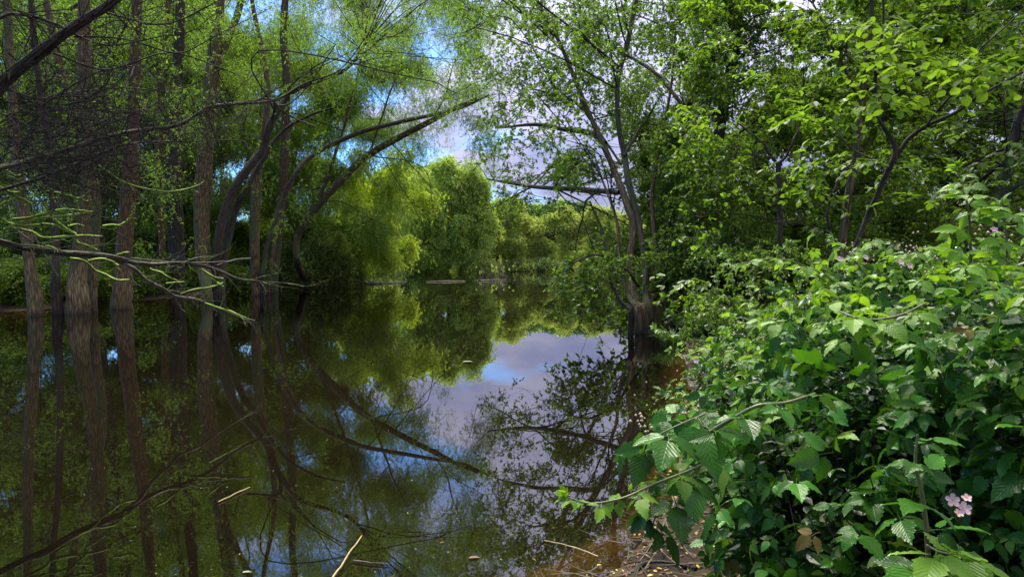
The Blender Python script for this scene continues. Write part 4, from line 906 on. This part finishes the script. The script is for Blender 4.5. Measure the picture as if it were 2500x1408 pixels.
def compound(name, mat, seed, n_leaf=3, size=1.0):
    m = MB(); r_ = np.random.default_rng(seed); pl = .035 * size
    tt = np.array([[0, 0, 0, .0016], [pl * .6, 0, .004, .0013], [pl * 1.3, 0, -.002, .001]]) ; tube(m, tt, 4)
    up = np.array([0, 0, 1.0])
    def nn(): return up + r_.normal(size=3) * .24
    leaflet(m, (pl * 1.3, 0, 0), (1, r_.normal() * .12, -.05 - .3 * r_.random()), nn(), .088 * size, .056 * size, seed)
    leaflet(m, (pl * .9, .005, 0), (.35, .9, -.1 - .35 * r_.random()), nn(), .068 * size, .043 * size, seed + 1)
    leaflet(m, (pl * .9, -.005, 0), (.35, -.9, -.1 - .35 * r_.random()), nn(), .068 * size, .043 * size, seed + 2)
    if n_leaf == 5:
        leaflet(m, (pl * .8, .001, -.002), (-.5, .9, -.2), nn(), .05 * size, .031 * size, seed + 3)
        leaflet(m, (pl * .8, -.001, -.002), (-.5, -.9, -.2), nn(), .05 * size, .031 * size, seed + 4)
    return m.mesh(name, M[mat], True)
BM = [compound('bramble_leaf', 'bramble', 100 + 7 * k, 5 if k % 3 == 0 else 3, (1, .85, 1.1)[k % 3]) for k in range(12)]
M['bramble_old'] = leaf_mat('old_bramble_leaf', (0.15, 0.13, 0.02), (0.26, 0.24, 0.03), vary=0.5, gloss=0.0, rough=0.5, tfac=0.35, veins=True, second=(0.13, 0.08, 0.03), perobj=True)
BO = [compound('old_bramble_leaf', 'bramble_old', 500 + 7 * k, 3, .8) for k in range(2)]
BY = [compound('young_bramble_leaf', 'bramble_young', 300 + 7 * k, 5 if k % 2 == 0 else 3, .92) for k in range(5)]

def shell(C, Rr, n, tries=1):
    u = rdir(n); return C + u * Rr, nrm(u / Rr)
ELL = []
def bramble(label, C, Rr, n_parts, young, scale=1.0, fillk=1.0, canes=8, name='bramble_bush', ymax=99):
    C, Rr = np.array(C, float), np.array(Rr, float); ELL.append((C, Rr))
    t = thing(name, (C[0], C[1], 0.1), label, 'bush', 'bramble bushes filling the right foreground')
    cnt = 0; taken = 0; fm = MB(); fy = MB()
    while cnt < n_parts and taken < 60000:
        taken += 1
        p, nn = shell(C, Rr, 1); p, nn = p[0], nn[0]; lump = 1 + .10 * math.sin(p[0] * 9 + p[2] * 7) + .07 * math.sin(p[1] * 11 + p[2] * 5)
        p = C + (p - C) * lump * rng.uniform(.82, 1.03)
        if p[2] < .12: continue
        x, y, f_ = proj(p)
        if f_ < .9 or x > 2620 or y > 1480: continue
        if np.dot(p - np.array([0, 0, EYE]), nn) > .35 and rng.random() > .05: continue   # far side
        if any((((p - c) / r) ** 2).sum() < .72 for c, r in ELL[:-1]): continue
        out = nn.copy(); out[2] = 0
        n_ = nrm(np.array([0, 0, .85]) + nn * .4 + rng.normal(size=3) * .38)
        d_ = out * .8 + rng.normal(size=3) * .55 + np.array([0, 0, -.35])
        yv = rng.random() < (young + .5 * max(0, nn[2] - .35))
        place(BO[cnt % 2] if rng.random() < .02 else (BY[rng.integers(0, 5)] if yv else BM[rng.integers(0, 12)]), 'leaf', t, p, d_, n_, scale * (.42 + .85 * rng.random() ** 1.6)); cnt += 1
    # smaller leaves deeper inside and in the gaps
    kk = int(560 * fillk); p, nn = shell(C, Rr, kk * 2); ok = (nn[:, 1] < .4) & (p[:, 2] > .1); p, nn = p[ok], nn[ok]; kk = len(p)
    p = C + (p - C) * rng.uniform(.62, .95, kk)[:, None]; so = Scatter(); so.p.append(p); so.s.append(scale * rng.uniform(.45, .95, kk))
    so.r.append(np.stack([rng.normal(size=kk) * .45 - nn[:, 1] * .0, .35 + rng.normal(size=kk) * .4, np.arctan2(nn[:, 1], nn[:, 0]) + rng.normal(size=kk) * 1.0], -1))
    so.build('leaves', 'bramble_mix' if young < .3 else 'bramble_bright', 'bramble', t)
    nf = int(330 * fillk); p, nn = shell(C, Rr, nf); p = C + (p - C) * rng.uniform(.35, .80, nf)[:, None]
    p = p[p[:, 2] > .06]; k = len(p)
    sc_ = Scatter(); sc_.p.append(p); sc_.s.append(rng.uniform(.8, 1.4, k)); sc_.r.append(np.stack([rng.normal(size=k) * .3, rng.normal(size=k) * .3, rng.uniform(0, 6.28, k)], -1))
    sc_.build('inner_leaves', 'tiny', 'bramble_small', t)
    for k in range(canes):
        a = np.array([C[0] + rng.normal() * .3 * Rr[0], C[1] + rng.normal() * .3 * Rr[1], 0.0]); u = rdir(1)[0]; u[2] = abs(u[2]) * .8 + .2; u[1] = -abs(u[1]) * .6; e = C + u * Rr * .86
        mid = (a + e) / 2; mid[2] = a[2] * .3 + e[2] * .7; m = MB(); tube(m, smoothpath([[*a, .005], [*mid, .0045], [*e, .003]], 8), 6, .05)
        m.build('cane', M['cane'], t, smooth=True)
    return t
B1 = bramble('glossy dark bramble bush filling the lower right corner', (1.56, 2.45, .72), (.93, .92, .72), 300, .12, 1.0, 1.5)
B4 = bramble('bramble bush crowding the right edge closest to the viewer', (1.95, 1.75, .80), (.72, .62, 1.02), 220, .25, .95, 1.0)
B3 = bramble('bright lime-green bramble mound against the dark right wood', (2.25, 3.45, .92), (1.20, 1.15, .80), 300, .8, 1.0, 1.3)  # larger share of young leaves also paints the strongly lit top
B2 = bramble('smaller-leaved bramble patch with tan buds at the mouth of the inlet', (2.42, 5.5, .35), (1.05, 1.7, .80), 300, .6, .85, 1.2)
B5 = bramble('bramble growth spreading back under the wood behind the lime mound', (4.3, 5.6, .7), (1.9, 1.6, .85), 220, .55, 1.0, 1.2)

def shoot(label, pts, young=True, leaves=9, scale=1.0, wpx=None, name='bramble_shoot', lsc=(.6, 1.1), endtuft=True):
    """an arching cane with leaves at its nodes; pts (px, py, depth, width m)"""
    q = smoothpath([[*P(a, b, d), wd * .68] for a, b, d, wd in pts], 8)
    t = thing(name, tuple(q[0, :3]), label, 'bramble', 'bramble shoots arching out of the bushes')
    m = MB(); tube(m, q, 7, .06); 
    for k in range(len(q) * 2):   # thorns
        i = rng.integers(0, len(q)); u = rdir(1)[0]; a = q[i, :3]; e = a + u * q[i, 3] * 2.4; s = rdir(1)[0] * q[i, 3] * .4
        m.add([a + s, a - s, e], [[0, 1, 2]])
    m.build('cane', M['cane'], t, smooth=True)
    tg = nrm(np.gradient(q[:, :3], axis=0))
    for k in range(leaves):
        s = (k + .6) / leaves; i = min(len(q) - 1, int(s * (len(q) - 1))); side = nrm(np.cross(tg[i], [0, 0, 1])) * (1 if k % 2 else -1)
        if abs(tg[i][2]) > .85: side = nrm(np.array([1 if k % 2 else -1, rng.normal() * .5, 0]))
        d_ = side * 1.0 + tg[i] * .5 + np.array([0, rng.normal() * .3 - .25, rng.uniform(-.45, .1)])
        sc = scale * (lsc[1] + (lsc[0] - lsc[1]) * s) * rng.uniform(.88, 1.12)
        place((BY if young else BM)[k % 5], 'leaf', t, q[i, :3], d_, (rng.normal() * .25, rng.normal() * .2 - .35, 1), sc)
    if endtuft:
        for k in range(4): place(BY[k], 'leaf', t, q[-1, :3], tg[-1] + rdir(1)[0] * .8, (rng.normal() * .4, -.3, 1), scale * .38)
    return t
S1 = shoot('low bramble shoot reaching left over the water with fresh drooping leaves', [(1760, 1110, 1.85, .006), (1690, 1145, 1.8, .0055), (1600, 1180, 1.75, .005), (1520, 1215, 1.72, .0045), (1440, 1228, 1.7, .0035), (1385, 1213, 1.7, .002)], leaves=9, scale=.9, lsc=(.5, 1.15))
shoot('long bramble shoot pointing left at the top of the inlet', [(2060, 700, 3.0, .006), (1980, 655, 2.9, .005), (1900, 632, 2.9, .0045), (1840, 638, 2.85, .004), (1790, 645, 2.85, .003), (1772, 628, 2.85, .002)], leaves=11, scale=.95, lsc=(.45, 1.0))
shoot('upright bramble shoot standing above all others at the right', [(2370, 640, 1.95, .006), (2368, 560, 1.93, .0052), (2362, 500, 1.9, .0045), (2350, 460, 1.9, .0035), (2340, 420, 1.7, .002)], leaves=11, scale=1.0, lsc=(.4, 1.1))
shoot('shorter upright bramble tip beside the tallest shoot', [(2460, 640, 1.9, .005), (2455, 560, 1.9, .004), (2445, 500, 1.9, .002)], leaves=7, scale=.9)
shoot('bramble shoot curling up from the lime mound left side', [(2130, 690, 2.9, .006), (2090, 640, 2.9, .005), (2055, 600, 2.9, .004), (2035, 582, 2.9, .002)], leaves=6, scale=.8)
shoot('bramble shoot trailing over the water with a row of small leaves by the tussock', [(1810, 930, 3.4, .0055), (1740, 890, 3.4, .005), (1690, 850, 3.4, .004), (1640, 815, 3.4, .003), (1600, 800, 3.4, .002)], leaves=9, scale=.8, lsc=(.55, .9))
shoot('thick pale bramble cane arching across the middle of the dark bush', [(1700, 1080, 1.62, .006), (1740, 1050, 1.6, .007), (1790, 1020, 1.58, .007), (1850, 990, 1.56, .0065), (1920, 982, 1.56, .0055), (1990, 960, 1.58, .004)], young=False, leaves=8, scale=1.1, endtuft=False)
shoot('bramble cane curving through the leaves right of centre in the lime mound', [(2050, 760, 1.95, .0035), (2090, 775, 1.9, .005), (2140, 780, 1.88, .0055), (2200, 768, 1.88, .005), (2260, 740, 1.9, .004)], leaves=7, scale=1.15, endtuft=False)
shoot('tall pale bramble stem rising at the bottom right below the pink flowers', [(2270, 1440, 1.28, .0075), (2262, 1300, 1.27, .007), (2250, 1200, 1.26, .006), (2235, 1130, 1.26, .005), (2240, 1060, 1.26, .003)], young=False, leaves=6, scale=1.0, endtuft=False)
shoot('bright trifoliate bramble shoot low in the corner beside the pale stem', [(2262, 1330, 1.22, .004), (2290, 1345, 1.2, .003), (2320, 1352, 1.18, .002)], leaves=3, scale=1.1, lsc=(.9, 1.1), endtuft=False)
shoot('dark bramble spray with serrated leaves hanging over the shore litter', [(1720, 1010, 1.9, .004), (1650, 1040, 1.85, .0035), (1590, 1070, 1.85, .003), (1550, 1090, 1.85, .002)], young=False, leaves=6, scale=1.25, lsc=(1, 1.2), endtuft=False)
shoot('drooping dark bramble spray just above the muddy shore', [(1700, 1150, 1.8, .004), (1650, 1190, 1.78, .003), (1610, 1240, 1.76, .003), (1590, 1290, 1.76, .002)], young=False, leaves=6, scale=1.1, lsc=(.9, 1.1), endtuft=False)

# flowers and bud clusters (parts of the bushes they grow on)
def petalmesh():
    m = MB(); v = [(0.001, 0, 0), (.006, .005, .001), (.0125, .0065, .002), (.017, .003, .001), (.017, -.003, .001), (.0125, -.0065, .002), (.006, -.005, .001), (.010, 0, -.0005)]
    m.add(v, [[0, 1, 7], [1, 2, 7], [2, 3, 7], [3, 4, 7], [4, 5, 7], [5, 6, 7], [6, 0, 7]]); return m.mesh('petal', M['petal'], True)
PM = petalmesh()
def ico(mb, c, r, k=6):
    v = [c + r * np.array([0, 0, 1])] + [c + r * np.array([math.cos(a) * .95, math.sin(a) * .95, .1]) for a in np.linspace(0, 6.283, k, endpoint=False)] + [c - r * np.array([0, 0, .8])]
    mb.add(v, [[0, 1 + i, 1 + (i + 1) % k] for i in range(k)] + [[k + 1, 1 + (i + 1) % k, 1 + i] for i in range(k)])
def flower(parent, p, nrml, s=1.0):
    m = MB()
    for k in range(9): ico(m, rng.normal(size=3) * .0022 + np.array([0, 0, .002]), .0012)
    f = m.build('flower', M['stamen'], None); f.parent = parent
    q = Vector(nrml).to_track_quat('Z', 'Y').to_matrix().to_4x4(); q.translation = Vector(p) - parent.location; f.matrix_local = q @ Matrix.Scale(s, 4)
    for k in range(5):
        o = bpy.data.objects.new('petal', PM); COL.objects.link(o); o.parent = f; o.matrix_local = Matrix.Rotation(k * 2 * math.pi / 5 + .3, 4, 'Z') @ Matrix.Rotation(rng.normal() * .15 - .15, 4, 'Y')
    return f
for px, py in ((2326, 1220), (2354, 1240)): flower(B1, P(px, py, 1.16), (-.25, -1, .45), .72)
for px, py, d in ((2340, 1252, 1.17), (2360, 1215, 1.18)): flower(B1, P(px, py, d), (rng.normal() * .4, -.6, .8), .5)
for px, py in ((2205, 640), (2222, 648), (2110, 628), (2048, 632), (2420, 560), (2440, 545)): flower(B3, P(px + rng.normal() * 4, py, 2.55 if px > 2150 else 2.7), (rng.normal() * .4, -1, .6), .8)
for px, py in ((1688, 937), (1700, 880)): flower(B2, P(px, py, 2.9), (rng.normal() * .4, -1, .6), .8)
def buds(parent, px, py, d, n, spread=.035, stem=True):
    m = MB(); c = P(px, py, d); root = c + np.array([rng.normal() * .02, .02, -.09]); ms = MB()
    for k in range(n):
        b = c + rng.normal(size=3) * spread; ico(m, b, rng.uniform(.0035, .0065)); 
        if stem: tube(ms, np.array([[*root, .0014], [*((root + b) / 2 + np.array([0, 0, -.008])), .0011], [*b, .0008]]), 3)
    o = m.build('bud_cluster', M['bud'], parent, smooth=True, kind='stuff')
    if stem and o: 
        s_ = ms.build('bud_stems', M['cane'], None); s_.parent = o; s_.matrix_parent_inverse = Matrix.Translation(-parent.location)
for px, py, d, n in ((1680, 862, 3.2, 16), (1690, 885, 3.2, 12), (1765, 862, 3.2, 14), (1785, 880, 3.2, 10), (1830, 885, 3.4, 10), (1595, 972, 3.0, 10), (1840, 715, 4, 14), (1940, 725, 3.6, 22), (1990, 735, 3.4, 22), (2010, 710, 3.4, 14), (1820, 790, 3.8, 10), (1960, 690, 3.4, 14), (1690, 930, 3, 10)): buds(B2, px, py, d, n)
for px, py, d, n in ((2110, 620, 2.7, 14), (2220, 630, 2.4, 18), (2240, 590, 2.5, 10), (2060, 640, 2.8, 14), (2400, 560, 2.1, 12), (2450, 600, 2.0, 12), (2300, 660, 2.2, 10)): buds(B3, px, py, d, n)
for px, py, d, n in ((1560, 1030, 1.85, 9), (1585, 1035, 1.85, 7), (1690, 1000, 1.85, 8)): buds(B1, px, py, d, n, .014)

# ------------------------------------------------------------------ shore litter, floating leaves, reeds
def scatter(name, label, mat, pts, zoff, ll, tilt, seedn, cat):
    m = MB(); p = np.array(pts); p[:, 2] += zoff; k = len(p); d_ = rdir(k, .15); n_ = nrm(np.array([0, 0, 1.0]) + rng.normal(size=(k, 3)) * tilt); ln_ = rng.uniform(*ll, k)
    put_leaves(m, p, d_, n_, ln_, ln_ * rng.uniform(.25, .6, k), LEAF6); o = m.build(name, M[mat]); tag(o, label, cat, kind='stuff'); return o
pts = []
while len(pts) < 4200:
    x, y = rng.uniform(-.3, 2.6), rng.uniform(2.6, 7.5); z = float(ground_z(np.array(x), np.array(y)))
    if z > -.03 and rng.random() < (1 if z > 0 else .25): pts.append((x, y, max(z, .004)))
scatter('leaf_litter', 'brown and yellow fallen leaves on the muddy shore', 'litter', pts, .006, (.018, .045), .35, 1, 'leaves')
pts = []
while len(pts) < 260:
    x, y = rng.uniform(-3.5, 1.5), rng.uniform(2.9, 6.5); z = float(ground_z(np.array(x), np.array(y)))
    if z < -.005: pts.append((x, y, z))
scatter('sunken_leaves', 'drowned leaves lying on the shallow pond bed', 'litter', pts, .008, (.02, .05), .2, 2, 'leaves')
pts = []
for k in range(420):
    y = rng.uniform(3.2, 9) if k % 3 else rng.uniform(6, 24); x = rng.uniform(-.78, .25) * y
    if shore_sd(np.array(x), np.array(y)) < -.05: pts.append((x, y, .003))
scatter('floating_specks', 'pale specks and tiny leaves floating on the pond', 'floating', pts, .0, (.004, .016), .03, 3, 'leaves')
for (px, py, sz), lab in zip([(1128, 884, .20), (1407, 773, .22), (1143, 1363, .07), (590, 1398, .05)], ['larger pale leaf floating in the sky reflection left of centre', 'pale leaf floating just left of the alder reflection', 'curled yellow leaf floating at the bottom centre', 'small pale leaf floating at the bottom left of centre']):
    m = MB(); c = W(px, py) + np.array([0, 0, .004]); put_leaves(m, c[None], np.array([[1, .2, 0.]]), np.array([[0, 0, 1.]]), np.array([sz]), np.array([sz * .4]), LEAF6); tag(m.build('floating_leaf', M['floating' if px != 1143 else 'litter']), lab, 'leaf')
def stick(label, pts, mat, name, cat, lift=.01, sides=6):
    q = np.array([[*(W(a, b) + np.array([0, 0, lift + l])), wd] for a, b, l, wd in pts]); m = MB(); tube(m, smoothpath(q, 5), sides, .15, .004); tag(m.build(name, M[mat], smooth=True), label, cat, 'sticks and stalks by the near shore')
stick('yellow broken reed stalk sloping out of the water at the bottom left of centre', [(808, 1420, 0, .006), (845, 1375, .02, .005), (884, 1332, .05, .003)], 'reed', 'reed_stalk', 'reed')
stick('straight thin brown stick lying flat beside the yellow reed', [(862, 1372, 0, .005), (905, 1377, 0, .005), (945, 1380, 0, .004)], 'deadtwig', 'stick', 'stick')
stick('long pale stick lying on the leaf litter at the bottom centre right', [(1328, 1322, 0, .002), (1400, 1342, .008, .003), (1460, 1366, .01, .003)], 'reed', 'stick', 'stick')
stick('thin straw floating in the left water', [(533, 1228, 0, .004), (570, 1210, 0, .004), (610, 1192, 0, .003)], 'reed', 'straw', 'straw')
stick('fallen leafless twig in the shallows below the low shoot', [(1690, 1180, .1, .006), (1640, 1260, .05, .006), (1600, 1330, .02, .005), (1540, 1400, .0, .004)], 'deadtwig', 'stick', 'stick')
stick('dark wet root curving over the mud at the bottom', [(1700, 1420, .05, .016), (1600, 1385, .02, .015), (1560, 1400, .02, .012), (1545, 1430, 0, .012)], 'bark_dark', 'root', 'root')
m = MB()
for k in range(420):
    x, y = rng.uniform(.1, 1.9), rng.uniform(2.9, 4.6); z = float(ground_z(np.array(x), np.array(y)))
    if z > -.04: grow(m, (x, y, max(z, 0) + .012), nrm(np.array([rng.normal(), rng.normal(), .06])), rng.uniform(.08, .35), .003, 0, .25)
tag(m.build('twig_litter', M['deadtwig']), 'fine dead twigs scattered over the muddy shore', 'twigs', kind='stuff')

for t in TREES: t.finish()
tris = sum(sum(len(p.vertices) - 2 for p in []) for o in [])
print('sprays', NSPR[0], 'objects', len(bpy.data.objects), 'polys', sum(len(m_.polygons) for m_ in bpy.data.meshes))
